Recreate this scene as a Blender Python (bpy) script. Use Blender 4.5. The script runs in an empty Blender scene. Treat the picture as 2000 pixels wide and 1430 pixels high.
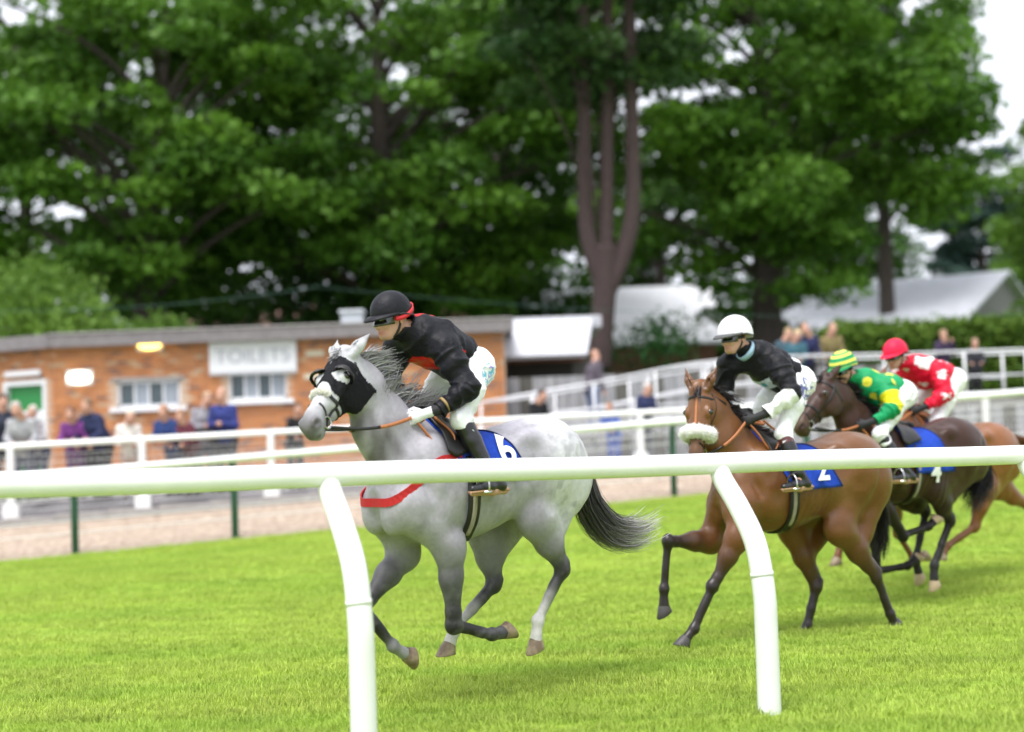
import bpy, bmesh, math, random
import numpy as np
from mathutils import Vector, Matrix
random.seed(7)
SC = bpy.context.scene
COL = SC.collection
A = np.array

# ------------------------------------------------------------------ camera
CAM_H, F_PX, PITCH, ROLL = 1.55, 3000.0, math.atan(157 / 3000), 0.036
cu0 = A([0, -math.sin(PITCH), math.cos(PITCH)])
CF = A([0, math.cos(PITCH), math.sin(PITCH)])
CR = math.cos(ROLL) * A([1., 0, 0]) - math.sin(ROLL) * cu0
CU = math.sin(ROLL) * A([1., 0, 0]) + math.cos(ROLL) * cu0
CP = A([0, 0, CAM_H])
cd = bpy.data.cameras.new('camera'); cam = bpy.data.objects.new('camera', cd); COL.objects.link(cam)
cd.sensor_width = 36; cd.lens = F_PX / 2000 * 36; cd.clip_start = .05; cd.clip_end = 3000
cam.matrix_world = Matrix(((CR[0], CU[0], -CF[0], 0), (CR[1], CU[1], -CF[1], 0), (CR[2], CU[2], -CF[2], CAM_H), (0, 0, 0, 1)))
cd.dof.use_dof = True; cd.dof.focus_distance = 9.9; cd.dof.aperture_fstop = .85
SC.camera = cam
SC.render.engine = 'CYCLES'
SC.cycles.use_denoising = True
SC.cycles.max_bounces = 8; SC.cycles.transparent_max_bounces = 12
# ------------------------------------------------------------------ sky, sun, exposure (bright overcast)
SUN_EL, SUN_AZ = math.radians(66), math.radians(205)      # azimuth clockwise from +Y: behind the camera, to the left
w = bpy.data.worlds.new('World'); SC.world = w; w.use_nodes = True
nt = w.node_tree; bgn = nt.nodes['Background']
sky = nt.nodes.new('ShaderNodeTexSky'); sky.sky_type = 'NISHITA'; sky.sun_disc = False
sky.sun_elevation = SUN_EL; sky.sun_rotation = SUN_AZ; sky.dust_density = 6; sky.air_density = 1.0; sky.ozone_density = 1
hs = nt.nodes.new('ShaderNodeHueSaturation'); hs.inputs['Saturation'].default_value = .12
mx = nt.nodes.new('ShaderNodeMix'); mx.data_type = 'RGBA'; mx.inputs[0].default_value = .62
mx.inputs[7].default_value = (8.8, 9.2, 10.2, 1)          # even cloud layer
nt.links.new(sky.outputs[0], hs.inputs['Color']); nt.links.new(hs.outputs[0], mx.inputs[6])
nt.links.new(mx.outputs[2], bgn.inputs[0]); bgn.inputs[1].default_value = .09
sd = bpy.data.lights.new('sun', 'SUN'); sun = bpy.data.objects.new('sun', sd); COL.objects.link(sun)
sd.energy = 1.5; sd.angle = math.radians(30); sd.color = (1, .975, .95)
to_sun = Vector((math.sin(SUN_AZ) * math.cos(SUN_EL), math.cos(SUN_AZ) * math.cos(SUN_EL), math.sin(SUN_EL)))
sun.rotation_euler = to_sun.to_track_quat('Z', 'Y').to_euler()
vs = SC.view_settings; vs.view_transform = 'Standard'; vs.look = 'None'; vs.gamma = 1; vs.use_curve_mapping = False
vs.exposure = 1.15

# ------------------------------------------------------------------ helpers
def ray(x, y): return CF + (x - 1000) / F_PX * CR + (715 - y) / F_PX * CU
def at(x, y, Y):
    d = ray(x, y); return CP + d * (Y / d[1])
def nrm(v):
    v = np.asarray(v, float); return v / (np.linalg.norm(v, axis=-1, keepdims=True) + 1e-12)
def lerp(a, b, t): return np.asarray(a) * (1 - t) + np.asarray(b) * t
def ss(t):
    t = np.clip(t, 0, 1); return t * t * (3 - 2 * t)
def vnoise(P, seed=0):
    P = np.asarray(P, float); i = np.floor(P).astype(np.int64); f = P - i; f = f * f * (3 - 2 * f)
    def h(a, b, c):
        n = (a * 374761393 + b * 668265263 + c * 2147483647 + seed * 974711) & 0xffffffff
        n = ((n ^ (n >> 13)) * 1274126177) & 0xffffffff
        return ((n ^ (n >> 16)) & 0xffff) / 65535.0
    r = 0
    for a in (0, 1):
        for b in (0, 1):
            for c in (0, 1):
                r = r + h(i[:, 0] + a, i[:, 1] + b, i[:, 2] + c) * (f[:, 0] if a else 1 - f[:, 0]) * (f[:, 1] if b else 1 - f[:, 1]) * (f[:, 2] if c else 1 - f[:, 2])
    return r * 2 - 1

def tag(o, label=None, cat=None, group=None, kind=None):
    for k, v in (('label', label), ('category', cat), ('group', group), ('kind', kind)):
        if v: o[k] = v
    return o
def empty(name, loc, label, cat, group=None, rz=0):
    o = bpy.data.objects.new(name, None); COL.objects.link(o); o.location = Vector(loc); o.rotation_euler = (0, 0, rz)
    o.empty_display_size = .1
    return tag(o, label, cat, group)
def mesh(V, F, smooth=True, col=None, name='m'):
    me = bpy.data.meshes.new(name)
    V = np.asarray(V, np.float32)
    if isinstance(F, np.ndarray) and F.ndim == 2:
        n = F.shape[1]
        me.vertices.add(len(V)); me.vertices.foreach_set('co', V.ravel())
        me.loops.add(F.size); me.loops.foreach_set('vertex_index', F.astype(np.int32).ravel())
        me.polygons.add(len(F)); me.polygons.foreach_set('loop_start', np.arange(0, F.size, n, dtype=np.int32))
        me.update(calc_edges=True)
    else:
        me.from_pydata([tuple(map(float, v)) for v in V], [], [tuple(f) for f in F])
    if col is not None:
        ca = me.color_attributes.new('Col', 'FLOAT_COLOR', 'POINT')
        c = np.ones((len(V), 4), np.float32); c[:, :3] = col; ca.data.foreach_set('color', c.ravel())
    me.polygons.foreach_set('use_smooth', [smooth] * len(me.polygons))
    me.validate(); me.update()
    return me
def obj(name, me, mat=None, parent=None, loc=None):
    o = bpy.data.objects.new(name, me); COL.objects.link(o)
    if mat is not None:
        if len(me.materials) == 0: me.materials.append(mat)
    if parent is not None: o.parent = parent
    if loc is not None: o.location = Vector(loc)
    return o
class MB:
    """collects shapes into one mesh"""
    def __init__(s): s.V = []; s.F = []; s.n = 0
    def add(s, V, F):
        V = np.asarray(V, float); s.V.append(V); s.F += [tuple(int(i) + s.n for i in f) for f in F]; s.n += len(V); return s
    def box(s, lo, hi, M=None):
        x0, y0, z0 = lo; x1, y1, z1 = hi
        V = A([(x0, y0, z0), (x1, y0, z0), (x1, y1, z0), (x0, y1, z0), (x0, y0, z1), (x1, y0, z1), (x1, y1, z1), (x0, y1, z1)], float)
        if M is not None: V = V @ M[0].T + M[1]
        return s.add(V, [(0, 3, 2, 1), (4, 5, 6, 7), (0, 1, 5, 4), (1, 2, 6, 5), (2, 3, 7, 6), (3, 0, 4, 7)])
    def tube(s, P, r, n=8, cap=True, flat=None):
        P = np.asarray(P, float); m = len(P); r = np.broadcast_to(np.asarray(r, float), (m,))
        T = nrm(np.gradient(P, axis=0)); up = A([0, 0, 1.]) if abs(T[0][2]) < .9 else A([1., 0, 0])
        V = []; b = nrm(np.cross(T[0], up))
        for i in range(m):
            b = nrm(b - T[i] * np.dot(b, T[i])); c = np.cross(T[i], b)
            a = np.linspace(0, 2 * math.pi, n, endpoint=False)
            V.append(P[i] + r[i] * (np.cos(a)[:, None] * b * (flat or 1) + np.sin(a)[:, None] * c))
        V = np.concatenate(V); F = [(i * n + j, i * n + (j + 1) % n, (i + 1) * n + (j + 1) % n, (i + 1) * n + j) for i in range(m - 1) for j in range(n)]
        if cap: F += [tuple(range(n - 1, -1, -1)), tuple(range((m - 1) * n, m * n))]
        return s.add(V, F)
    def ribbon(s, P, side, width, thick=.005):
        P = np.asarray(P, float); side = nrm(np.broadcast_to(side, P.shape)); m = len(P)
        T = nrm(np.gradient(P, axis=0)); side = nrm(side - T * (side * T).sum(1)[:, None]); N = nrm(np.cross(T, side))
        w = np.broadcast_to(np.asarray(width, float), (m,))[:, None] / 2
        V = np.stack([P - side * w - N * thick / 2, P + side * w - N * thick / 2, P + side * w + N * thick / 2, P - side * w + N * thick / 2], 1).reshape(-1, 3)
        F = [(i * 4 + j, i * 4 + (j + 1) % 4, i * 4 + 4 + (j + 1) % 4, i * 4 + 4 + j) for i in range(m - 1) for j in range(4)]
        F += [(3, 2, 1, 0), tuple(4 * (m - 1) + j for j in range(4))]
        return s.add(V, F)
    def build(s, name, mat, parent=None, smooth=False, loc=None, bevel=0):
        V = np.concatenate(s.V); me = mesh(V, s.F, smooth, name=name); o = obj(name, me, mat, parent, loc)
        if bevel:
            b = o.modifiers.new('b', 'BEVEL'); b.width = bevel; b.segments = 2; b.limit_method = 'ANGLE'
        return o
def catmull(P, n=8):
    P = np.asarray(P, float); Q = np.vstack([2 * P[0] - P[1], P, 2 * P[-1] - P[-2]]); out = []
    for i in range(1, len(Q) - 2):
        for t in np.linspace(0, 1, n, endpoint=False):
            out.append(.5 * ((2 * Q[i]) + (-Q[i - 1] + Q[i + 1]) * t + (2 * Q[i - 1] - 5 * Q[i] + 4 * Q[i + 1] - Q[i + 2]) * t * t + (-Q[i - 1] + 3 * Q[i] - 3 * Q[i + 1] + Q[i + 2]) * t ** 3))
    out.append(P[-1]); return A(out)

# ------------------------------------------------------------------ materials
def mat(name, c=(.5, .5, .5), rough=.6, attr=False, var=.12, scale=6., bump=0., bscale=60., spec=.5, metal=0, sheen=0, coat=0, stretch=None, c2=None, emit=0, vthr=(.35, .65), transl=0, world=False):
    m = bpy.data.materials.new(name); m.use_nodes = True; t = m.node_tree; N, L = t.nodes, t.links
    p = N['Principled BSDF']; p.inputs['Roughness'].default_value = rough; p.inputs['Metallic'].default_value = metal
    p.inputs['Specular IOR Level'].default_value = spec; p.inputs['Coat Weight'].default_value = coat
    p.inputs['Sheen Weight'].default_value = sheen
    tc = N.new('ShaderNodeTexCoord'); mp = N.new('ShaderNodeMapping'); L.new(tc.outputs['Object'], mp.inputs[0])
    if stretch: mp.inputs['Scale'].default_value = stretch
    if world: mp.inputs['Rotation'].default_value = (0, 0, -.38)
    nz = N.new('ShaderNodeTexNoise'); nz.inputs['Scale'].default_value = scale; nz.inputs['Detail'].default_value = 5
    L.new(mp.outputs[0], nz.inputs['Vector'])
    if world:
        ge = N.new('ShaderNodeNewGeometry'); L.new(ge.outputs['Position'], mp.inputs[0])
    if attr:
        va = N.new('ShaderNodeVertexColor'); va.layer_name = 'Col'; base = va.outputs[0]
    else:
        rg = N.new('ShaderNodeRGB'); rg.outputs[0].default_value = (*c, 1); base = rg.outputs[0]
    if c2 is not None:
        cr = N.new('ShaderNodeMapRange'); cr.inputs[1].default_value = vthr[0]; cr.inputs[2].default_value = vthr[1]
        L.new(nz.outputs[0], cr.inputs[0])
        m2 = N.new('ShaderNodeMix'); m2.data_type = 'RGBA'; m2.inputs[7].default_value = (*c2, 1)
        L.new(cr.outputs[0], m2.inputs[0]); L.new(base, m2.inputs[6]); base = m2.outputs[2]
    nz2 = N.new('ShaderNodeTexNoise'); nz2.inputs['Scale'].default_value = scale * 3.7; nz2.inputs['Detail'].default_value = 4
    L.new(mp.outputs[0], nz2.inputs['Vector'])
    mr = N.new('ShaderNodeMapRange'); mr.inputs[3].default_value = 1 - var; mr.inputs[4].default_value = 1 + var
    mr.inputs[1].default_value = .25; mr.inputs[2].default_value = .75
    L.new(nz2.outputs[0], mr.inputs[0])
    mm = N.new('ShaderNodeMix'); mm.data_type = 'RGBA'; mm.blend_type = 'MULTIPLY'; mm.inputs[0].default_value = 1
    L.new(base, mm.inputs[6]); L.new(mr.outputs[0], mm.inputs[7]); L.new(mm.outputs[2], p.inputs['Base Color'])
    if bump:
        bn = N.new('ShaderNodeTexNoise'); bn.inputs['Scale'].default_value = bscale; bn.inputs['Detail'].default_value = 5
        L.new(mp.outputs[0], bn.inputs['Vector'])
        b = N.new('ShaderNodeBump'); b.inputs['Strength'].default_value = bump; b.inputs['Distance'].default_value = .02
        L.new(bn.outputs[0], b.inputs['Height']); L.new(b.outputs[0], p.inputs['Normal'])
    if emit:
        p.inputs['Emission Strength'].default_value = emit; p.inputs['Emission Color'].default_value = (*c, 1)
    if transl:
        tr = N.new('ShaderNodeBsdfTranslucent'); L.new(mm.outputs[2], tr.inputs[0]); ms = N.new('ShaderNodeMixShader'); ms.inputs[0].default_value = transl
        L.new(p.outputs[0], ms.inputs[1]); L.new(tr.outputs[0], ms.inputs[2]); L.new(ms.outputs[0], N['Material Output'].inputs[0])
    return m

# ------------------------------------------------------------------ implicit-surface bodies
class Blob:
    def __init__(s): s.pr = []
    def _add(s, fn, lo, hi, k, col, sub, tg): s.pr.append(dict(fn=fn, lo=A(lo), hi=A(hi), k=k, col=col, sub=sub, tag=tg)); return s
    def cone(s, a, b, ra, rb, k=.03, col=None, fy=1., fr=None, sub=False, tg=None):
        a = A(a, float); b = A(b, float); ba = b - a; l2 = ba @ ba + 1e-12; sc = A([1, 1 / fy, 1]); bas = ba * sc; l2 = bas @ bas + 1e-12
        def fn(P):
            if fr is not None: P = (P - fr[0]) @ fr[1]
            q = (P - a) * sc; t = np.clip(q @ bas / l2, 0, 1); t2 = t * t * (3 - 2 * t)
            return (np.linalg.norm(q - t[:, None] * bas, axis=1) - (ra + (rb - ra) * t2)) * min(1, fy ** .5)
        E = np.stack([a, b]); R = max(ra, rb) * max(1, fy)
        if fr is not None: E = E @ fr[1].T + fr[0]
        return s._add(fn, E.min(0) - R, E.max(0) + R, k, col, sub, tg)
    def ell(s, c, r, k=.03, col=None, rot=None, fr=None, sub=False, tg=None):
        c = A(c, float); r = A(r, float) * np.ones(3); Rm = np.eye(3) if rot is None else rot
        def fn(P):
            if fr is not None: P = (P - fr[0]) @ fr[1]
            q = ((P - c) @ Rm) / r; k0 = np.linalg.norm(q, axis=1) + 1e-9; k1 = np.linalg.norm(q / r, axis=1) + 1e-9
            return k0 * (k0 - 1) / k1
        E = c if fr is None else fr[1] @ c + fr[0]
        return s._add(fn, E - r.max(), E + r.max(), k, col, sub, tg)
    def loft(s, st, k=.03, col=None, n=2.2, tg=None):
        st = A(st, float); cs = catmull(st, 10); xs = cs[:, 0]
        def fn(P):
            x = np.clip(P[:, 0], xs[0], xs[-1]); dx = P[:, 0] - x
            zc, hh, hw = (np.interp(x, xs, cs[:, j]) for j in (1, 2, 3))
            q = ((np.abs(P[:, 1]) / hw) ** n + (np.abs(P[:, 2] - zc) / hh) ** n + 1e-12) ** (1 / n)
            d = (q - 1) * np.minimum(hh, hw)
            return np.where(np.abs(dx) > 0, np.sqrt(np.maximum(d, 0) ** 2 + dx * dx), d)
        lo = [xs[0], -cs[:, 3].max(), (cs[:, 1] - cs[:, 2]).min()]; hi = [xs[-1], cs[:, 3].max(), (cs[:, 1] + cs[:, 2]).max()]
        return s._add(fn, lo, hi, k, col, False, tg)
    @staticmethod
    def _comb(f, d, p):
        k = p['k']
        if p['sub']:
            d = -d; h = np.maximum(k - np.abs(f - d), 0) / k; return np.maximum(f, d) + h * h * k * .25
        h = np.maximum(k - np.abs(f - d), 0) / k; return np.minimum(f, d) - h * h * k * .25
    def sd(s, P):
        f = np.full(len(P), .12); lo, hi = P.min(0), P.max(0)
        for p in s.pr:
            e = p['k'] + .12
            if np.any(p['lo'] - e > hi) or np.any(p['hi'] + e < lo): continue
            if len(P) > 200:
                m = np.all((P > p['lo'] - e) & (P < p['hi'] + e), 1)
                if m.any(): f[m] = s._comb(f[m], p['fn'](P[m]), p)
            else: f = s._comb(f, p['fn'](P), p)
        return f
    def mesh(s, vox, inflate=0., clip=None, fold=None):
        pos = [p for p in s.pr if not p['sub']]
        lo = np.min([p['lo'] for p in pos], 0) - 4 * vox - inflate - .03; hi = np.max([p['hi'] for p in pos], 0) + 4 * vox + inflate + .03
        n = np.ceil((hi - lo) / vox).astype(int) + 1
        f = np.full(n, .2, np.float32)
        ax = [lo[i] + vox * np.arange(n[i]) for i in range(3)]
        for p in s.pr:
            m = p['k'] + 3 * vox + inflate
            i0 = np.maximum(((p['lo'] - m - lo) / vox).astype(int), 0); i1 = np.minimum(np.ceil((p['hi'] + m - lo) / vox).astype(int) + 1, n)
            if np.any(i1 <= i0): continue
            sl = tuple(slice(i0[j], i1[j]) for j in range(3))
            G = np.stack(np.meshgrid(*[ax[j][sl[j]] for j in range(3)], indexing='ij'), -1).reshape(-1, 3)
            f[sl] = s._comb(f[sl].ravel(), p['fn'](G), p).reshape(f[sl].shape)
        f -= inflate
        if clip is not None:
            G = np.stack(np.meshgrid(*ax, indexing='ij'), -1).reshape(-1, 3)
            f = np.maximum(f.ravel(), clip(G)).reshape(f.shape).astype(np.float32)
        return surface_nets(f, lo, vox)
    def colour(s, V, default=(.5, .5, .5), fall=.02):
        W = np.full(len(V), 1e-6); C = np.outer(W, default)
        for p in s.pr:
            if p['col'] is None: continue
            d_ = p['fn'](V); w_ = np.exp(-np.clip(d_, 0, .5) / fall) if not p['sub'] else 9 * np.exp(-np.clip(np.abs(d_), 0, .5) / .006); W += w_; C += w_[:, None] * A(p['col'])
        return C / W[:, None]
    def tags(s, V):
        best = np.full(len(V), 9.); t = np.zeros(len(V), object)
        for p in s.pr:
            if p['tag'] is None: continue
            d = p['fn'](V); k = d < best; best[k] = d[k]; t[k] = p['tag']
        return t
    def hit(s, O, D, far=1.0, n=26):
        """outermost surface point along rays that start far out and come in: O + D*t, t from far to 0"""
        O = np.broadcast_to(np.asarray(O, float), np.asarray(D).shape if np.ndim(D) > 1 else (1, 3)); D = nrm(np.broadcast_to(D, O.shape))
        t = np.full(len(O), far)
        for _ in range(n):
            t = np.clip(t - .9 * s.sd(O + D * t[:, None]), 0, far)
        return O + D * t[:, None]
    def normal(s, P, e=.006):
        g = np.stack([s.sd(P + e * v) - s.sd(P - e * v) for v in np.eye(3)], 1); return nrm(g)

def surface_nets(f, lo, vox):
    s_ = f < 0; n = A(f.shape)
    c = [s_[a:n[0] - 1 + a, b:n[1] - 1 + b, d:n[2] - 1 + d] for a in (0, 1) for b in (0, 1) for d in (0, 1)]
    cnt = sum(x.astype(np.int8) for x in c); cell = (cnt > 0) & (cnt < 8)
    idx = np.argwhere(cell); vid = np.full(cell.shape, -1, np.int64); vid[cell] = np.arange(len(idx))
    acc = np.zeros((len(idx), 3)); num = np.zeros(len(idx))
    cor = A([(a, b, d) for a in (0, 1) for b in (0, 1) for d in (0, 1)])
    val = [f[idx[:, 0] + k[0], idx[:, 1] + k[1], idx[:, 2] + k[2]] for k in cor]
    for i in range(8):
        for j in range(i + 1, 8):
            if np.abs(cor[i] - cor[j]).sum() != 1: continue
            cr = (val[i] < 0) != (val[j] < 0)
            t = np.where(cr, val[i] / np.where(cr, val[i] - val[j], 1), 0)
            acc += np.where(cr[:, None], cor[i] + t[:, None] * (cor[j] - cor[i]), 0); num += cr
    V = (idx + acc / num[:, None]) * vox + lo
    Fs = []
    for axn in range(3):
        u, v = [(1, 2), (2, 0), (0, 1)][axn]
        a = np.moveaxis(s_, (axn, u, v), (0, 1, 2)); vi = np.moveaxis(vid, (axn, u, v), (0, 1, 2))
        d = a[:-1, 1:-1, 1:-1] != a[1:, 1:-1, 1:-1]
        i = np.argwhere(d); x, y, z = i[:, 0], i[:, 1] + 1, i[:, 2] + 1
        q = np.stack([vi[x, y - 1, z - 1], vi[x, y, z - 1], vi[x, y, z], vi[x, y - 1, z]], 1)
        flip = a[x, y, z]; q[~flip] = q[~flip][:, ::-1]
        Fs.append(q)
    F = np.concatenate(Fs); F = F[(F >= 0).all(1)]
    # one light smoothing pass
    S = np.zeros_like(V); m = np.zeros(len(V))
    for j in range(4):
        np.add.at(S, F[:, j], V[F[:, (j + 1) % 4]]); np.add.at(m, F[:, j], 1)
    V = .5 * V + .5 * S / np.maximum(m, 1)[:, None]
    return V, F
def vnormals(V, F):
    n = np.cross(V[F[:, 2]] - V[F[:, 0]], V[F[:, 3]] - V[F[:, 1]]); N = np.zeros_like(V)
    for j in range(4): np.add.at(N, F[:, j], n)
    return nrm(N)
def patch(V, F, keep, off):
    """the part of a surface where keep(V) is true, lifted by off along its normals"""
    N = vnormals(V, F); k = keep(V); f = F[k[F].all(1)]
    used = np.unique(f); mp = np.full(len(V), -1); mp[used] = np.arange(len(used))
    return V[used] + N[used] * off, mp[f]
# ------------------------------------------------------------------ horses
class Frame:
    """local frame of a running horse: x forward, y to its left, z up; origin on the turf under its middle"""
    def __init__(s, px, Y, th):
        c, n = math.cos(math.radians(th)), math.sin(math.radians(th))
        s.O = A([(px - 1000) / F_PX * Y, Y, 0]); s.R = np.stack([A([-c, -n, 0]), A([n, -c, 0]), A([0, 0, 1.])], 1); s.rz = math.pi + math.radians(th)
    def L(s, x, y, w):                      # where the line of sight of a picture point meets the plane y = w
        d = s.R.T @ ray(x, y); o = s.R.T @ (CP - s.O); return o + d * ((w - o[1]) / d[1])
    def dirL(s, v): return s.R.T @ A(v, float)
def hframe(poll, muz, zref):
    x = nrm(muz - poll); z = nrm(zref - x * (zref @ x)); y = np.cross(z, x); return (poll, np.stack([x, y, z], 1))

M_COAT = {}
def coat_mat(key, rough=.5, spec=.42, **k):
    M_COAT[key] = mat('coat_' + key, attr=True, rough=rough, spec=spec, bump=.08, bscale=220, var=.10, scale=11, sheen=.04, **k); return M_COAT[key]
coat_mat('grey', c2=(.20, .195, .205), vthr=(.48, .95)); coat_mat('bay', rough=.34); coat_mat('dark', rough=.36, spec=.22); coat_mat('chestnut', rough=.35)
m_hoof = mat('hoof', (.16, .11, .07), .5, c2=(.35, .27, .18), scale=14); m_eye = mat('eye', (.012, .008, .006), .06, var=0, coat=1)
m_black_leather = mat('black_leather', (.009, .008, .008), .4, var=.3, scale=20, bump=.15)
m_brown_leather = mat('brown_leather', (.17, .07, .03), .5, var=.25, scale=20, bump=.1)
m_tan = mat('tan_rubber', (.45, .16, .06), .55, var=.2, scale=25)
m_steel = mat('steel', (.6, .6, .6), .25, metal=1, var=.08)
m_blue = mat('blue_cloth', (.016, .058, .40), .85, var=.15, scale=9, bump=.2, bscale=250, spec=.2)
m_navy_trim = mat('navy_trim', (.012, .02, .09), .8)
m_white_num = mat('white_print', (.82, .82, .82), .7, var=.05)
m_mesh_black = mat('black_hood_fabric', (.007, .007, .009), .7, var=.3, scale=16, bump=.35, bscale=40, spec=.15)
m_wool = mat('white_sheepskin', (.85, .84, .79), .95, var=.1, scale=30, bump=.9, bscale=130, sheen=.6)
m_red_web = mat('red_webbing', (.48, .012, .014), .75, var=.12, scale=30, bump=.2, bscale=300)
m_sole = mat('tan_sole', (.33, .2, .1), .7)

def hair(name, starts, paths, width, m, parent, rng, cols):
    """flat tapering strands; paths (n, k, 3)"""
    n, k, _ = paths.shape
    T = np.gradient(paths, axis=1); sd_ = nrm(np.cross(T, nrm(rng.normal(size=(n, 1, 3)))))
    wd = width * np.linspace(1, .25, k)[None, :, None] * rng.uniform(.6, 1.3, (n, 1, 1))
    V = np.stack([paths - sd_ * wd / 2, paths + sd_ * wd / 2], 2).reshape(-1, 3)
    b = (np.arange(n)[:, None] * k + np.arange(k - 1)[None]).ravel() * 2
    F = np.stack([b, b + 1, b + 3, b + 2], 1)
    C = np.repeat(cols, k * 2, 0)
    o = obj(name, mesh(V, F, True, C, name), m, parent); return o

def horse(fr, S, dz, head, legs, tail, col, key, label, vox=.01, mane_up=.6, seed=1, neck_w=0., socks=None, hooves=None):
    rng = np.random.default_rng(seed); L = fr.L
    B = Blob(); g = lambda x, y, z: A([x * S, y * S, z * S + dz])
    body, low, dark_m = A(col['body']), A(col['leg']), A(col['muzzle'])
    belly = A(col.get('belly', col['body']))
    st = [(-.86, 1.30, .05, .05), (-.81, 1.31, .19, .16), (-.68, 1.325, .27, .25), (-.50, 1.34, .285, .285), (-.35, 1.32, .275, .275), (-.15, 1.245, .30, .275),
          (.05, 1.205, .318, .285), (.22, 1.21, .345, .275), (.38, 1.245, .372, .235), (.50, 1.235, .33, .215), (.60, 1.20, .25, .20), (.68, 1.165, .16, .165), (.73, 1.15, .06, .08)]
    B.loft([(x * S, z * S + dz, hh * S, hw * S) for x, z, hh, hw in st], .03, body, tg='trunk')
    for s_ in (1, -1):
        B.ell(g(-.50, s_ * .15, 1.31), A([.25, .15, .25]) * S, .05, body)                    # haunch
        B.ell(g(-.70, s_ * .12, 1.24), A([.13, .12, .22]) * S, .05, body)
        B.ell(g(.40, s_ * .16, 1.26), A([.13, .085, .27]) * S, .04, body)                    # shoulder blade
        B.ell(g(.55, s_ * .15, 1.12), A([.15, .085, .13]) * S, .035, body)                   # upper arm
        B.ell(g(.665, s_ * .085, 1.07), A([.075, .085, .13]) * S, .03, body)                 # breast
    for s_ in (1, -1):
        B.ell(g(.36, s_ * .185, 1.10), A([.14, .062, .13]) * S, .03, body)                   # triceps
        B.ell(g(-.29, s_ * .20, 1.475), A([.07, .05, .05]) * S, .07, body)                   # point of hip
        B.cone(g(.585, s_ * .19, 1.50), g(.50, s_ * .235, 1.16), .016, .012, .055, sub=True) # edge of the shoulder
        B.cone(g(.20, s_ * .292, 1.36), g(.235, s_ * .272, 1.02), .010, .012, .05, sub=True)  # behind the elbow muscle
        B.ell(g(-.21, s_ * .315, 1.36), A([.13, .055, .13]), .07, sub=True)                  # flank hollow
        B.cone(g(-.67, s_ * .275, 1.40), g(-.585, s_ * .27, 1.08), .012, .012, .05, sub=True) # hamstring line
    B.cone(g(.775, 0, 1.2), g(.72, 0, .95), .018, .02, .045, sub=True)                       # between the breast muscles
    B.cone(g(.26, 0, 1.595), g(.46, 0, 1.60), .035 * S, .04 * S, .06, body)                  # withers
    # neck
    poll = head['poll']; nb = g(.47, 0, 1.31); n1 = lerp(nb, poll, .38) + A([.02, neck_w * .4, .02]); n2 = lerp(nb, poll, .72) + A([.01, neck_w * .8, .025])
    B.cone(nb, n1, .265 * S, .19 * S, .07, body, fy=.60); B.cone(n1, n2, .19 * S, .146 * S, .05, body, fy=.52); B.cone(n2, poll, .146 * S, .10 * S, .04, body, fy=.62)
    # head
    H = hframe(poll, head['muzzle'], nrm(head['zref'])); face = A(col.get('face', col['body'])); q = dict(fr=H)
    h = lambda x, y, z: A([x, y, z]) * S
    B.ell(h(.11, 0, -.03), h(.15, .088, .10), .04, face, **q)
    B.cone(h(.10, 0, -.02), h(.47, 0, .005), .092 * S, .056 * S, .03, face, fy=.92, **q)
    B.cone(h(.2, 0, -.11), h(.50, 0, -.062), .058 * S, .036 * S, .035, face, fy=.85, **q)
    for s_ in (1, -1):
        B.ell(h(.155, s_ * .052, -.115), h(.115, .042, .11), .03, face, **q)
        B.cone(h(.19, s_ * .083, .012), h(.36, s_ * .05, -.035), .02 * S, .013 * S, .025, face, **q)
        B.ell(h(.175, s_ * .08, .035), h(.045, .026, .028), .02, face, **q)
    B.ell(h(.53, 0, -.012), h(.078, .062, .064), .03, dark_m, **q)
    B.ell(h(.565, 0, -.045), h(.045, .045, .042), .02, dark_m, **q); B.ell(h(.535, 0, -.085), h(.04, .036, .03), .025, dark_m, **q)
    B.cone(h(.58, -.03, -.062), h(.58, .03, -.062), .006 * S, .006 * S, .008, A([.05, .035, .035]), sub=True, **q)   # mouth slit
    for s_ in (1, -1):
        B.ell(h(.555, s_ * .045, .012), h(.035, .02, .03), .015, dark_m, **q)
        B.ell(h(.565, s_ * .062, .012), h(.027, .02, .019), .012, A([.035, .02, .02]), sub=True, **q)              # nostril
        e0, e1, e2 = h(.0, s_ * .05, .035), h(-.075, s_ * (.05 + .03 * head.get('splay', .6)), .045), h(-.19, s_ * (.05 + .06 * head.get('splay', .6)), .04 + head.get('earz', 0.))
        B.cone(e0, e1, .03 * S, .034 * S, .015, face, **q); B.cone(e1, e2, .034 * S, .006 * S, .008, face, **q)
        B.cone(e0 + h(-.015, .008 * s_, .03), e2 + h(.04, 0, .022), .014 * S, .008 * S, .012, face * .55, sub=True, **q)   # hollow of the ear
    eyes = [H[1] @ h(.178, s_ * .094, .03) + H[0] for s_ in (1, -1)]
    # legs
    hoofpts = []
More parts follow.
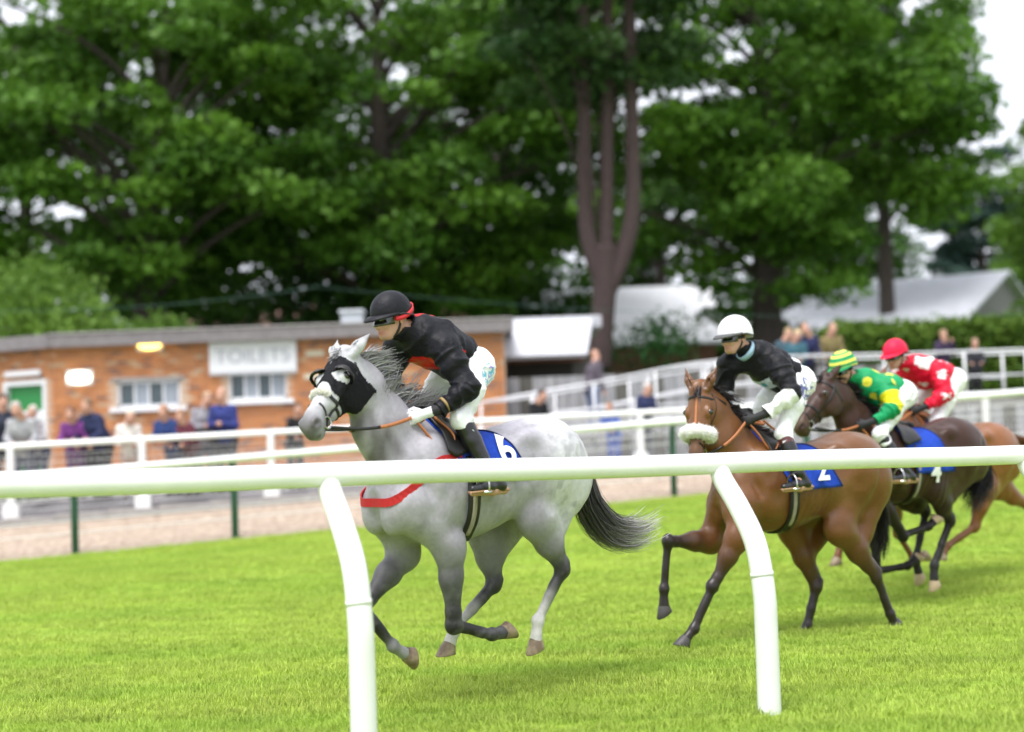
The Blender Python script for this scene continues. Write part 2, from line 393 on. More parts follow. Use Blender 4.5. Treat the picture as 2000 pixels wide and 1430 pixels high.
    for nm, J in legs.items():
        s_ = 1 if nm[0] == 'l' else -1
        up, kn, ft, hf = J; sock = (socks or {}).get(nm)
        lc = low if sock is None else A(sock)
        mid = lerp(body, low, col.get('legmix', .5))
        if nm[1] == 'f':
            sh = g(.57, s_ * .14, 1.08)
            B.cone(sh, up, .125 * S, .098 * S, .06, body, fy=.75)
            m1 = lerp(up, kn, .38); m2 = lerp(up, kn, .82)
            B.cone(up, m1, .095 * S, .074 * S, .05, mid, fy=.78); B.cone(m1, m2, .074 * S, .045 * S, .03, lerp(mid, low, .8), fy=.85); B.cone(m2, kn, .043 * S, .046 * S, .02, low)
            fwd = dorsal(kn - up)
            B.ell(kn + fwd * .008, A([.047, .044, .055]) * S, .02, low)
            B.ell(kn - fwd * .03, A([.022, .02, .03]) * S, .02, low)
            B.cone(kn, ft, .032 * S, .029 * S, .02, low, fy=.85); fw2 = dorsal(ft - kn)
            B.cone(lerp(kn, ft, .08) - fw2 * .022, ft - fw2 * .016, .016 * S, .018 * S, .012, low)
        else:
            hip = g(-.47, s_ * .13, 1.30)
            B.cone(hip, up, .22 * S, .135 * S, .07, body, fy=.62)
            B.cone(g(-.74, s_ * .12, 1.22), lerp(up, kn, .5), .12 * S, .075 * S, .08, body, fy=.7)    # hamstring
            m1 = lerp(up, kn, .45)
            B.cone(up, m1, .125 * S, .085 * S, .05, mid, fy=.72); B.cone(m1, kn, .085 * S, .046 * S, .035, lerp(mid, low, .6), fy=.75)
            back = -dorsal(kn - up)
            ph = kn + back * .045 + nrm(up - kn) * .03
            B.cone(lerp(kn, up, .25) + back * .055, ph, .018 * S, .026 * S, .03, low)                      # achilles tendon, point of hock
            B.ell(kn, A([.05, .042, .06]) * S, .025, low); B.cone(ph, kn, .028 * S, .035 * S, .02, low)
            B.cone(kn, lerp(kn, ft, .55), .036 * S, .033 * S, .02, low, fy=.85); B.cone(lerp(kn, ft, .55), ft, .033 * S, .03 * S, .02, lc, fy=.85); fw2 = dorsal(ft - kn)
            B.cone(lerp(kn, ft, .05) - fw2 * .026, ft - fw2 * .018, .017 * S, .018 * S, .012, low)
        B.ell(ft - dorsal(ft - kn) * .008, A([.04, .037, .043]) * S, .02, lc)
        cor = lerp(ft, hf, .52)
        B.cone(ft, cor, .03 * S, .039 * S, .02, lc)
        hoofpts.append((cor, hf))
    V, F = B.mesh(vox)
    rb = ss((V[:, 0] / S + .22) / .1) * ss((.26 - V[:, 0] / S) / .1) * ss((np.abs(V[:, 1]) - .16) / .08); N_ = vnormals(V, F)
    V = V + N_ * (rb * .0028 * np.sin((V[:, 0] + .25 * (V[:, 2] - 1.2)) / S * 95) + .0045 * vnoise(V * 12, 21) + .003 * (1 - 2 * np.abs(vnoise(V * A([7, 7, 5]), 22))))[:, None]
    C = B.colour(V, body, .02)
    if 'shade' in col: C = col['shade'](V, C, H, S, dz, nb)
    top = empty('horse', (*fr.O[:2], 0), label, 'horse', 'racehorses on the turf', fr.rz)
    obj('body', mesh(V, F, True, C, 'horse_body'), M_COAT[key], top)
    for i, e in enumerate(eyes):
        bm = bmesh.new(); bmesh.ops.create_uvsphere(bm, u_segments=16, v_segments=10, radius=.026 * S)
        me = bpy.data.meshes.new('eye'); bm.to_mesh(me); bm.free(); me.polygons.foreach_set('use_smooth', [True] * len(me.polygons)); obj('eye', me, m_eye, top, e)
    for i, (c, hf) in enumerate(hoofpts):
        ax_ = nrm(hf - c); fw = dorsal(ax_); lt = nrm(np.cross(ax_, fw)); n = 18; a = np.linspace(0, 2 * math.pi, n, endpoint=False); V2 = []
        for t, r, sk in ((-.012, .037, 0), (0, .043, .0), (.03, .049, .012), (.062, .056, .03), (.066, .053, .032), (.060, .030, .026)):
            V2.append(c + ax_ * t * S + r * S * (np.cos(a)[:, None] * fw * 1.08 + np.sin(a)[:, None] * lt) + np.cos(a)[:, None] * ax_ * sk * S)
        V2 = np.concatenate(V2); FF = [(j * n + b, j * n + (b + 1) % n, (j + 1) * n + (b + 1) % n, (j + 1) * n + b) for j in range(5) for b in range(n)] + [tuple(range(n)), tuple(range(5 * n, 6 * n))]
        o = obj('hoof', mesh(V2, FF, True, name='hoof'), (hooves or m_hoof), top)
    # mane along the crest, blown back
    n = 1300; t = rng.uniform(.10, .99, n); P = np.stack([lerp(nb, n1, .0)] * n)
    cl = catmull([g(.36, 0, 1.45), nb + A([0, 0, .08]), n1, n2, poll], 12); ti = t * (len(cl) - 1); i0 = np.minimum(ti.astype(int), len(cl) - 2); base = cl[i0] + (cl[i0 + 1] - cl[i0]) * (ti - i0)[:, None]
    dT = nrm(cl[i0 + 1] - cl[i0]); upv = nrm(np.stack([-dT[:, 2], np.zeros(n), dT[:, 0]], 1))
    P0 = B.hit(base, upv, .4) - upv * .012; P0[:, 1] += rng.normal(0, .012, n)
    ln = rng.uniform(.09, .2, n) * (.7 + .35 * mane_up) * S * np.clip(1.2 - .3 * t, .5, 1.2); k = 7
    mcid = (t * 46).astype(int); mj = rng.normal(0, .2, (47, 3)); ml = rng.uniform(.7, 1.25, 47); ln = ln * ml[mcid]
    dirs = nrm(upv * mane_up + A([-.9 + .5 * mane_up, 0, .1]) + mj[mcid] + rng.normal(0, .10, (n, 3)) + A([0, .35 * (1 - mane_up), 0]))
    tt = np.linspace(0, 1, k)[None, :, None]
    paths = P0[:, None] + dirs[:, None] * ln[:, None, None] * tt + A([-.25, .0, -1.]) * (ln[:, None, None] * tt ** 2) * (.55 - .35 * mane_up) + (tt ** 1.5) * rng.normal(0, .012, (n, 1, 3))
    mc = A(col['mane'])[None] * rng.uniform(.6, 1.5, (n, 1))
    hair('mane', P0, paths, .007, m_hair, top, rng, mc)
    n = 60                                                                                      # forelock
    P0 = (H[1] @ h(.0, 0, .075))[None] + H[0] + rng.normal(0, .012, (n, 3)); dirs = nrm(H[1] @ A([.8, 0, .25]))[None] + rng.normal(0, .16, (n, 3))
    hair('forelock', P0, P0[:, None] + dirs[:, None] * (rng.uniform(.05, .11, n)[:, None, None] * tt), .007, m_hair, top, rng, A(col['mane'])[None] * rng.uniform(.6, 1.4, (n, 1)))
    if tail is not None:
        tp = catmull(tail['path'], 8); n, k = tail.get('n', 1100), 16
        fr_ = rng.uniform(.55, 1.0, n); offs = rng.normal(size=(n, 3)); offs /= np.maximum(np.linalg.norm(offs, axis=1, keepdims=True), .8)
        ncl = 70; cid = rng.integers(0, ncl, n); cl_ = rng.normal(size=(ncl, 3)); cl_ /= np.maximum(np.linalg.norm(cl_, axis=1, keepdims=True), .8); offs = cl_[cid] * .85 + offs * .28; fr_ = rng.uniform(.62, 1.0, ncl)[cid] * rng.uniform(.86, 1.0, n)
        s0 = np.linspace(0, 1, k)[None] * fr_[:, None]; ti = s0 * (len(tp) - 1); i0 = np.minimum(ti.astype(int), len(tp) - 2)
        pth = tp[i0] + (tp[i0 + 1] - tp[i0]) * (ti - i0)[..., None]
        rad = tail.get('r', .085) * (.35 + .65 * np.sin(np.clip(s0, 0, 1) * 2.2)) [..., None]
        wav = np.sin(s0 * rng.uniform(4, 9, (n, 1)) + rng.uniform(0, 6, (n, 1)))[..., None] * rng.normal(0, .016, (n, 1, 3)) * s0[..., None]
        stray = rng.normal(0, .03, (n, 1, 3)) * (s0[..., None] ** 2)
        tc = (A(col['tail'])[None] * rng.uniform(.55, 1.5, (n, 1)))
        o = hair('tail', None, pth + offs[:, None] * rad * S + wav + stray, .007, m_hair, top, rng, tc)
        if 'tailtip' in col:
            ca = o.data.color_attributes['Col']; arr = np.ones((n * k * 2, 4), np.float32)
            w_ = ss((s0 - .45) / .5)[..., None]; cc = lerp(A(col['tail']), A(col['tailtip']), 0) * (1 - w_) + A(col['tailtip']) * w_
            cc = cc * rng.uniform(.6, 1.4, (n, 1, 1)); arr[:, :3] = np.repeat(cc.reshape(-1, 3), 2, 0); ca.data.foreach_set('color', arr.ravel())
        B2 = Blob(); r0 = .04 * S
        for a_, b_ in zip(tail['path'][:-2], tail['path'][1:-1]): B2.cone(a_, b_, r0, r0 * .6, .03); r0 *= .6
        V3, F3 = B2.mesh(.012); obj('dock', mesh(V3, F3, True, np.tile(A(col['tail']) * .7, (len(V3), 1))), m_hair, top)
    return dict(B=B, V=V, F=F, H=H, fr=fr, S=S, dz=dz, g=g, top=top, eyes=eyes)
def dorsal(d):
    d = nrm(d); v = A([-d[2], 0, d[0]]); v = v - d * (v @ d); return nrm(v)
m_hair = mat('horse_hair', attr=True, rough=.5, spec=.35, var=.1, scale=20)

def at_h(ho, name, label, cat, group=None):
    f = ho['fr']; return empty(name, (*f.O[:2], 0), label, cat, group, f.rz)
def head_ring(ho, x, zc, lift=.004, a0=0, a1=360, n=40, slant=0., far=.115):
    H, S, B = ho['H'], ho['S'], ho['B']; a = np.radians(np.linspace(a0, a1, n))
    D = np.stack([slant * np.cos(a), np.sin(a), np.cos(a)], 1) @ H[1].T
    O = np.tile(H[1] @ (A([x, 0, zc]) * S) + H[0], (n, 1))
    P = B.hit(O, D, far * S); return P + nrm(P - O) * lift
def head_line(ho, pts, lift=.004, n=8):
    """a strap over the left or right side of the head: points (x, side, z) dropped on the surface from the side"""
    H, S, B = ho['H'], ho['S'], ho['B']; pts = catmull(A(pts, float), n); O = (pts * A([1, 0, 1]) * S) @ H[1].T + H[0]
    D = np.outer(np.sign(pts[:, 1]), H[1][:, 1]); P = B.hit(O, D, .16 * S); return P + D * lift
def bridle(ho, label, hands, leather, noseband='leather', rein_mid=m_tan, sag=.03, strap=None, grip=.45):
    H, S = ho['H'], ho['S']; top = at_h(ho, 'bridle', label, 'bridle', 'bridles on the racehorses')
    hx = H[1][:, 0]; W = H[1] @ A([1., 0, 0])
    MB().ribbon(head_ring(ho, .07, -.03, .004, -125, 125, 40), np.tile(hx, (40, 1)), .02).build('browband', leather, top, True)
    if noseband: MB().ribbon(head_ring(ho, .345, -.04, .004, 0, 360, 44), np.tile(hx, (44, 1)), .022).build('noseband', leather, top, True)
    MB().ribbon(head_ring(ho, .46, -.04, .004, 20, 340, 44, -.35), np.tile(hx, (44, 1)), .012).build('drop_strap', leather, top, True)
    if strap is not None:
        P = (np.stack([np.linspace(.0, .33, 14), np.zeros(14), np.full(14, .0)], 1) * S) @ H[1].T + H[0]; P = ho['B'].hit(P, np.tile(H[1][:, 2], (14, 1)), .16) + H[1][:, 2] * .005
        MB().ribbon(P, np.tile(H[1][:, 1], (14, 1)), .017).build('face_strap', strap, top, True)
    for s_ in (1, -1):
        P = head_line(ho, [(.02, s_, .0), (.09, s_, -.035), (.22, s_, -.05), (.36, s_, -.05), (.47, s_, -.055)])
        MB().ribbon(P, np.tile(hx, (len(P), 1)) + H[1][:, 2], .017).build('cheek_strap', leather, top, True)
        P = head_line(ho, [(.04, s_, -.02), (.06, s_, -.1), (.075, s_, -.17)])
        MB().ribbon(P, np.tile(hx, (len(P), 1)), .014).build('throat_strap', leather, top, True)
        c = head_line(ho, [(.475, s_, -.058), (.48, s_, -.058)])[0] + H[1][:, 1] * s_ * .006
        a = np.linspace(0, 2 * math.pi, 25); r = .034 * S
        MB().tube(c + r * (np.cos(a)[:, None] * H[1][:, 0] + np.sin(a)[:, None] * H[1][:, 2]), .0045, 8, False).build('bit_ring', m_steel, top, True)
        hd = hands[s_]; st = c - H[1][:, 2] * r
        P = catmull([st, lerp(st, hd, .33) - A([0, -s_ * .02, sag]), lerp(st, hd, .66) - A([0, -s_ * .02, sag]), hd], 7)
        for _ in range(6):
            q = ho['B'].sd(P[2:-1]); P[2:-1] += ho['B'].normal(P[2:-1]) * np.maximum(.014 - q, 0)[:, None]
        k = int(len(P) * (1 - grip))
        rn = MB().ribbon(P[:k + 1], A([0, 0, 1.]), .018).build('rein', leather, top, True)
        MB().ribbon(P[k:], A([0, 0, 1.]), .021, .007).build('rein_grip', rein_mid, rn, True)
    ll = catmull([hands[1], lerp(hands[1], hands[-1], .5) + A([-.16, 0, -.05]), hands[-1]], 8)
    MB().ribbon(ll, A([0, 0, 1.]), .02, .006).build('rein_end', rein_mid, top, True)
    lp = catmull([hands[1], hands[1] + A([-.06, .05, -.1]), hands[1] + A([-.16, .09, -.24]), hands[1] + A([-.22, .1, -.12]), hands[1] + A([-.14, .02, .0])], 7)
    MB().ribbon(lp, A([0, 1., .4]), .02, .006).build('rein_loop', rein_mid, top, True)
    return top
def ring_x(ho, x, zc, a0=0, a1=360, n=60, lift=.006, tilt=0.):
    a = np.radians(np.linspace(a0, a1, n)); D = np.stack([tilt * np.cos(a), np.sin(a), np.cos(a)], 1); O = np.tile(ho['g'](x, 0, zc), (n, 1))
    P = ho['B'].hit(O, D, .55); return P + nrm(D) * lift
def saddlery(ho, num, lab, foot, legs_w=.27, cloth=(-.05, .42), drop=1.10, slant=.2):
    g, S, B, dz, fr = ho['g'], ho['S'], ho['B'], ho['dz'], ho['fr']
    x0, x1 = cloth; cdeg = ho.get('cdeg', 101)
    # saddle cloth: a sheet laid over the back, lower at the rear
    nx, na = 26, 44; xs = np.linspace(0, 1, nx); z_low = drop
    ang = np.linspace(-1, 1, na); grid = []
    a = np.tile(ang * math.radians(cdeg), nx); xx = np.repeat(lerp(x0, x1, xs), na) - slant * np.tile(np.abs(ang) ** 1.3, nx)
    D = np.stack([np.zeros(nx * na), np.sin(a), np.cos(a)], 1); O = np.stack([xx * S, 0 * xx, np.full(nx * na, g(0, 0, 1.25)[2])], 1)
    G = B.hit(O, D, .55) + nrm(D) * .010; V = G.reshape(-1, 3) + (np.abs(np.tile(ang, nx)) ** 2 * .012 * (1 + np.sin(np.repeat(xs, na) * 17 + np.tile(ang, nx) * 3)))[:, None] * A([0, 1, 0]) * np.sign(np.tile(ang, nx))[:, None]
    F = A([(i * na + j, i * na + j + 1, (i + 1) * na + j + 1, (i + 1) * na + j) for i in range(nx - 1) for j in range(na - 1)])
    top = at_h(ho, 'saddle_cloth', 'blue number cloth marked %s under the saddle of %s' % (num, lab), 'saddle cloth', 'blue number cloths')
    o = obj('cloth', mesh(V, F, True), m_blue, top); sm = o.modifiers.new('s', 'SOLIDIFY'); sm.thickness = .006; sm.offset = 1
    G2 = V.reshape(nx, na, 3)
    ed = np.concatenate([G2[0, :, :], ]); MB().tube(ed + A([0, 0, .003]), .006, 6).build('edge_binding', m_navy_trim, top, True)
    # number printed on both flanks
    cu = bpy.data.curves.new('n', 'FONT'); cu.body = num; cu.size = .27; cu.align_x = 'CENTER'; cu.offset = .006
    to = bpy.data.objects.new('n', cu); COL.objects.link(to); dg = bpy.context.evaluated_depsgraph_get(); me = bpy.data.meshes.new_from_object(to.evaluated_get(dg)); bpy.data.objects.remove(to)
    bm = bmesh.new(); bm.from_mesh(me); bmesh.ops.triangulate(bm, faces=bm.faces[:]); bmesh.ops.subdivide_edges(bm, edges=[e for e in bm.edges if e.calc_length() > .03], cuts=2, use_grid_fill=True); bmesh.ops.triangulate(bm, faces=bm.faces[:])
    tv = A([v.co[:] for v in bm.verts]); tf = [[v.index for v in f.verts] for f in bm.faces]; bm.free()
    for side in (1, -1):
        P = np.stack([ho['numx'] - side * tv[:, 0] * 1.0 - .22 * 0, np.full(len(tv), side * .0), ho['numz'] + tv[:, 1]], 1)
        Q = B.hit(P, np.tile(A([0, side, 0.]), (len(P), 1)), .6); Q[:, 1] += side * .034
        f2 = tf if side < 0 else [f[::-1] for f in tf]
        obj('number', mesh(Q, f2, False), m_white_num, o)
    # saddle
    st = at_h(ho, 'saddle', 'small black racing saddle with girth and irons on %s' % lab, 'saddle', 'racing saddles')
    for side in (1, -1):
        u = np.repeat(np.linspace(0, 1, 12), 12); x_ = lerp(.36, .12, u) + .05 * np.sin(u * 3.1)
        a = np.radians(6 + (56 - 14 * np.abs(u - .45)) * np.tile(np.linspace(0, 1, 12), 12)) * side; D = np.stack([.10 - .05 * np.abs(a), np.sin(a), np.cos(a)], 1)
        V = B.hit(np.stack([x_ * S, 0 * x_, np.full(144, g(0, 0, 1.24)[2])], 1), D, .6) + nrm(D) * .028; F = A([(i * 12 + j, i * 12 + j + 1, i * 12 + 13 + j, i * 12 + 12 + j) for i in range(11) for j in range(11)])
        o = obj('saddle_flap', mesh(V, F, True), m_black_leather, st); sm = o.modifiers.new('s', 'SOLIDIFY'); sm.thickness = .012; sm.offset = 1
    sb = Blob(); c0, c1, c2 = g(.38, 0, 1.655), g(.25, 0, 1.60), g(.08, 0, 1.565)
    sb.cone(c0, c1, .045, .04, .03, fy=1.3); sb.cone(c1, c2, .035, .03, .03, fy=2.4); sb.cone(c2 + A([-.01, -.09, .0]), c2 + A([-.01, .09, .0]), .022, .022, .04)
    V, F = sb.mesh(.012); obj('saddle_seat', mesh(V, F, True), m_black_leather, st)
    P = ring_x(ho, .20, 1.24, 60, 300, 60, .01); MB().ribbon(P, A([1., 0, 0]), .085, .012).build('girth', m_black_leather, st, True)
    P2 = ring_x(ho, .20, 1.24, 95, 150, 18, .018); MB().ribbon(P2, A([1., 0, 0]), .03, .006).build('girth_strap', m_buckle, st, True)
    for side in (1, -1):
        f_ = foot[side]; a0_ = B.hit(g(.22, 0, 1.24)[None], A([[.0, side * .9, .35]]), .6)[0] + A([0, side * .035, 0])
        hgt = f_['iron']
        MB().ribbon([a0_, lerp(a0_, hgt, .5) + A([0, side * .035, 0]), hgt], A([1., 0, 0]), .022, .007).build('stirrup_leather', m_black_leather, st)
        c = hgt; ax1 = A([0, 1., 0]); a = np.linspace(-.15 * math.pi, 1.15 * math.pi, 18)
        arch = c + A([0, 0, -.075]) + np.stack([np.zeros(18), .058 * np.cos(a), .075 * np.sin(a)], 1)
        MB().tube(arch, .006, 8).box(*[(c + A([-.022, -.058, -.118])), (c + A([.022, .058, -.104]))]).build('stirrup_iron', m_steel, st, True)
    return top, st
m_buckle = mat('pale_girth_strap', (.32, .28, .22), .7)
# ------------------------------------------------------------------ jockeys
m_skin = mat('skin', attr=True, rough=.5, spec=.35, var=.06, scale=40)
m_silk = mat('racing_silk', attr=True, rough=.5, spec=.18, var=.07, scale=14, bump=.4, bscale=30)
m_cap = mat('cap_silk', attr=True, rough=.5, spec=.2, var=.06, scale=20, bump=.2, bscale=45)
m_breech = mat('white_breeches', attr=True, rough=.6, var=.05, scale=12, bump=.3, bscale=24, sheen=.2)
m_boot = mat('black_boot', attr=True, rough=.3, spec=.5, var=.2, scale=15, bump=.1, coat=.2)
m_glove = mat('glove', attr=True, rough=.7, var=.1, scale=30)
m_lens = mat('goggle_lens', (.012, .014, .012), .06, var=0, coat=1)
m_strap_black = mat('black_strap', (.015, .015, .017), .6)
m_strap_red = mat('red_strap', (.6, .02, .03), .55)
SKIN, LIP = A([.50, .28, .205]), A([.40, .15, .125])

def hand_prims(Bh, wrist, hand, curl, side, r=1.0, col=None):
    """palm with four curled fingers and a thumb closed on a rein"""
    x = nrm(hand - wrist); y = nrm(np.cross(A([0, 0, 1.]), x)) * 1.0; z = np.cross(x, y); f = (wrist, np.stack([x, y, z], 1)); q = dict(fr=f, col=col, tg='hand')
    ln = np.linalg.norm(hand - wrist)
    Bh.cone((0, 0, 0), (ln * .8, 0, 0), .033, .03, .02, fy=.9, **q); Bh.ell((ln + .012, 0, 0), (.045, .024, .04), .015, **q)
    for i in range(4):                                   # fingers stacked from top to bottom, bending inwards
        zz = .033 - .021 * i; L1 = (.036, .040, .037, .030)[i]; inn = -side
        a = A([ln + .045, 0, zz]); b = a + A([.022, inn * .022, -.004]) * (L1 / .04); c = b + A([-.020, inn * .022, -.002]) * (L1 / .04); d = c + A([-.022, -inn * .004, 0])
        Bh.cone(a, b, .0105, .010, .006, **q); Bh.cone(b, c, .010, .009, .004, **q); Bh.cone(c, d, .009, .008, .004, **q)
    t0 = A([ln - .01, -side * .015, .03]); t1 = t0 + A([.03, -side * .015, .02]); t2 = t1 + A([.03, -side * .006, .0])
    Bh.cone(t0, t1, .014, .012, .008, **q); Bh.cone(t1, t2, .012, .010, .005, **q)

def limb(Bl, a, b, ra, rb, belly=.5, k=.02, fy=1., tg=None, col=None, bulge=1.08):
    m = lerp(a, b, belly); Bl.cone(a, m, ra, (ra + rb) / 2 * bulge, k, col, fy, tg=tg); Bl.cone(m, b, (ra + rb) / 2 * bulge, rb, k, col, fy, tg=tg)
def head_prims(Bs, H, col=SKIN, s=1.0):
    q = dict(fr=H, tg='head'); v = lambda *a: A(a) * s
    Bs.ell(v(-.012, 0, .02), v(.098, .076, .10), .02, col, **q); Bs.ell(v(.035, 0, -.045), v(.064, .06, .082), .03, col, **q)
    Bs.ell(v(.066, 0, -.105), v(.028, .032, .024), .03, col, **q); Bs.cone(v(.0, -.052, -.07), v(.05, -.028, -.112), .022 * s, .02 * s, .03, col, **q); Bs.cone(v(.0, .052, -.07), v(.05, .028, -.112), .022 * s, .02 * s, .03, col, **q)
    Bs.cone(v(.09, 0, -.012), v(.112, 0, -.05), .010 * s, .0145 * s, .012, col, **q); Bs.ell(v(.102, .011, -.055), v(.011, .009, .008), .008, col, **q); Bs.ell(v(.102, -.011, -.055), v(.011, .009, .008), .008, col, **q)
    Bs.ell(v(.088, 0, -.079), v(.014, .024, .006), .008, LIP, **q); Bs.ell(v(.086, 0, -.090), v(.014, .021, .007), .008, LIP, **q)
    for y in (1, -1):
        Bs.ell(v(.078, y * .03, .0), v(.016, .022, .009), .012, col, **q); Bs.ell(v(.092, y * .03, -.018), v(.014, .016, .011), .012, sub=True, **q)
        Bs.ell(v(.075, y * .04, -.045), v(.02, .02, .018), .02, col, **q); Bs.ell(v(-.012, y * .077, -.03), v(.018, .009, .03), .01, A([.6, .3, .23]), **q)

def jockey(ho, J, label, paint, breech, cap, glove=(.02, .02, .022), boot=(.009, .009, .010), look=(1, .1, -.12), strap=None, cap_r=1.0, boot_top=None, peak_col=None, sleeve_end=None, collar=None):
    fr = ho['fr']; L = fr.L
    hc, nb, ch, pv = (L(*J[k]) for k in ('head', 'neck', 'chest', 'pelvis'))
    top = empty('person', fr.O + fr.R @ pv, label, 'person', 'jockeys riding in the race', fr.rz)
    T = lambda V: V - pv
    arms = {s: [L(*p) for p in J['arm'][s]] for s in (1, -1)}; legs = {s: [L(*p) for p in J['leg'][s]] for s in (1, -1)}
    fwd = nrm(A(look, float)); up = nrm(A([0, 0, 1.]) - fwd * fwd[2]); lat = np.cross(up, fwd); H = (hc, np.stack([fwd, lat, up], 1))
    spine = catmull([nb, lerp(nb, ch, 1), lerp(ch, pv, .5) + A([0, 0, .02]), pv], 4)
    def torso(Bt, d, tg='torso'):
        Bt.cone(nb, ch, .085 + d, .127 + d, .05, fy=1.25, tg=tg); Bt.cone(ch, lerp(ch, pv, .55) + A([0, 0, .02]), .127 + d, .114 + d, .05, fy=1.3, tg=tg); Bt.cone(lerp(ch, pv, .55) + A([0, 0, .02]), pv, .118 + d, .112 + d, .05, fy=1.2, tg=tg)
        Bt.cone(arms[1][0], lerp(nb, ch, .4), .07 + d, .10 + d, .05, tg=tg); Bt.cone(arms[-1][0], lerp(nb, ch, .4), .07 + d, .10 + d, .05, tg=tg)
    def arm(Ba, s, d):
        a, b, c, h_ = arms[s]; limb(Ba, a, b, .066 + d, .05 + d, .35, .03, tg='uarm'); limb(Ba, b, c, .05 + d, .033 + d, .3, .025, tg='farm'); Ba.ell(b, A([.05, .05, .05]) + d, .02, tg='farm')
    def leg(Bl, s, d):
        hp, kn, an, toe, heel = legs[s]; limb(Bl, hp, kn, .105 + d, .066 + d, .4, .04, tg='thigh'); limb(Bl, kn, an, .06 + d, .04 + d, .35, .03, tg='shin')
    # body under the clothes: one surface from head to feet
    Bs = Blob(); head_prims(Bs, H); Bs.cone(hc - up * .07 - fwd * .02, nb, .052, .06, .03, SKIN); torso(Bs, -.012)
    for s in (1, -1):
        arm(Bs, s, -.010); leg(Bs, s, -.012); hp, kn, an, toe, heel = legs[s]; Bs.cone(an, lerp(heel, toe, .4), .032, .03, .02, tg='foot'); Bs.cone(heel, toe, .026, .024, .02, tg='foot')
        Bs.cone(arms[s][2], arms[s][3], .018, .018, .02)
    V, F = Bs.mesh(.0075); obj('body', mesh(T(V), F, True, Bs.colour(V, SKIN, .004), 'jockey_body'), m_skin, top)
    # jacket
    Bj = Blob(); torso(Bj, .016)
    for s in (1, -1): arm(Bj, s, .014)
    Bj.cone(hc - up * .085 - fwd * .03, nb, .062, .08, .02, tg='torso')
    pd = nrm(pv - nb)
    cuts = [(arms[s][2], nrm(arms[s][2] - arms[s][1]), arms[s]) for s in (1, -1)]
    clip = lambda P: np.maximum((P - pv) @ pd - .02, (P - (hc - up * .085 - fwd * .03)) @ nrm(hc - nb) - .0)
    V, F = Bj.mesh(.0085); kk = (P_ := None)
    N = vnormals(V, F); tg = Bj.tags(V)
    ax = np.where((tg == 'torso')[:, None], pd, np.where((tg == 'uarm')[:, None], nrm(arms[1][1] - arms[1][0]), nrm(arms[1][2] - arms[1][1])))
    s1 = (V * ax).sum(1); fold = vnoise(np.stack([s1 * 22, V[:, 1] * 8, V[:, 2] * 8], 1), 3) * .010 + vnoise(V * 9, 4) * .006 + vnoise(np.stack([V[:, 0] * 16 + V[:, 2] * 12, V[:, 1] * 14, s1 * 30], 1), 5) * .004
    fold += .010 * (1 - np.abs(vnoise(np.stack([s1 * 17 + V[:, 2] * 6, V[:, 1] * 6, V[:, 2] * 7], 1), 7)) * 3).clip(0, 1); fold *= np.where(tg == 'torso', .9, 1.3); Vj = V + N * fold[:, None]
    keepv = ((V - pv) @ pd < .03) & ~(((V - hc) @ up > -.075) & (np.linalg.norm(V - hc, axis=1) < .13))
    for s in (1, -1):
        keepv &= ~(((V - arms[s][2]) @ nrm(arms[s][2] - arms[s][1]) > .0) & (np.linalg.norm(V - arms[s][2], axis=1) < .09))
    f2 = F[keepv[F].all(1)]
    u = ((V - nb) @ pd) / np.linalg.norm(pv - nb); vd = nrm(A([pd[2], 0, -pd[0]])); vd = vd if vd[2] < 0 else -vd
    ctx = dict(V=V, u=u, v=(V - lerp(nb, pv, .5)) @ vd, w=V[:, 1], tg=tg, arms=arms, pv=pv, nb=nb)
    C = paint(ctx)
    us = np.unique(f2); mp = np.full(len(V), -1); mp[us] = np.arange(len(us)); o = obj('jacket', mesh(T(Vj[us]), mp[f2], True, C[us], 'jacket'), m_silk, top); so = o.modifiers.new('s', 'SOLIDIFY'); so.thickness = .004; so.offset = -1
    if collar is not None:
        a = np.linspace(0, 2 * math.pi, 30); cc = lerp(hc - up * .10 - fwd * .02, nb, .45); ax2 = nrm(nb - hc); e1 = nrm(np.cross(ax2, A([0, 1., 0]))); e2 = np.cross(ax2, e1)
        MB().ribbon(T(cc + .082 * (np.cos(a)[:, None] * e1 + np.sin(a)[:, None] * e2)), ax2, .045, .008).build('collar', collar, o, True)
    # breeches
    Bb = Blob(); Bb.cone(lerp(ch, pv, .75), pv, .11, .118, .05, fy=1.2); Bb.cone(pv + A([0, -.08, -.01]), pv + A([0, .08, -.01]), .118, .118, .05)
    for s in (1, -1):
        hp, kn, an, toe, heel = legs[s]; Bb.cone(pv + A([-.01, s * .07, -.02]), hp, .118, .112, .05, tg='hip'); limb(Bb, hp, kn, .104, .063, .4, .04, tg='thigh'); Bb.cone(kn, lerp(kn, an, .25), .060, .055, .03, tg='shin')
    V, F = Bb.mesh(.009); N = vnormals(V, F); fold = vnoise(A([22, 10, 22]) * V + V[:, 2:3] * A([14, 0, 0]), 9) * .005 + .007 * (1 - np.abs(vnoise(A([11, 5, 16]) * V, 10)) * 3.2).clip(0, 1); Vb = V + N * fold[:, None]
    obj('breeches', mesh(T(Vb), F, True, breech(dict(V=V, pv=pv, legs=legs)), 'breeches'), m_breech, top)
    feet = {}
    for s in (1, -1):
        hp, kn, an, toe, heel = legs[s]
        Bk = Blob(); k0 = lerp(kn, an, .12); limb(Bk, k0, an, .062, .043, .3, .02, tg='shin'); Bk.cone(an, lerp(heel, toe, .15) + A([0, 0, .03]), .044, .04, .02); Bk.cone(lerp(heel, toe, .12) + A([0, 0, .022]), lerp(heel, toe, .55) + A([0, 0, .028]), .032, .034, .02); Bk.cone(lerp(heel, toe, .5) + A([0, 0, .025]), toe + A([0, 0, .018]), .035, .026, .02)
        V, F = Bk.mesh(.008); bc = np.tile(A(boot, float), (len(V), 1))
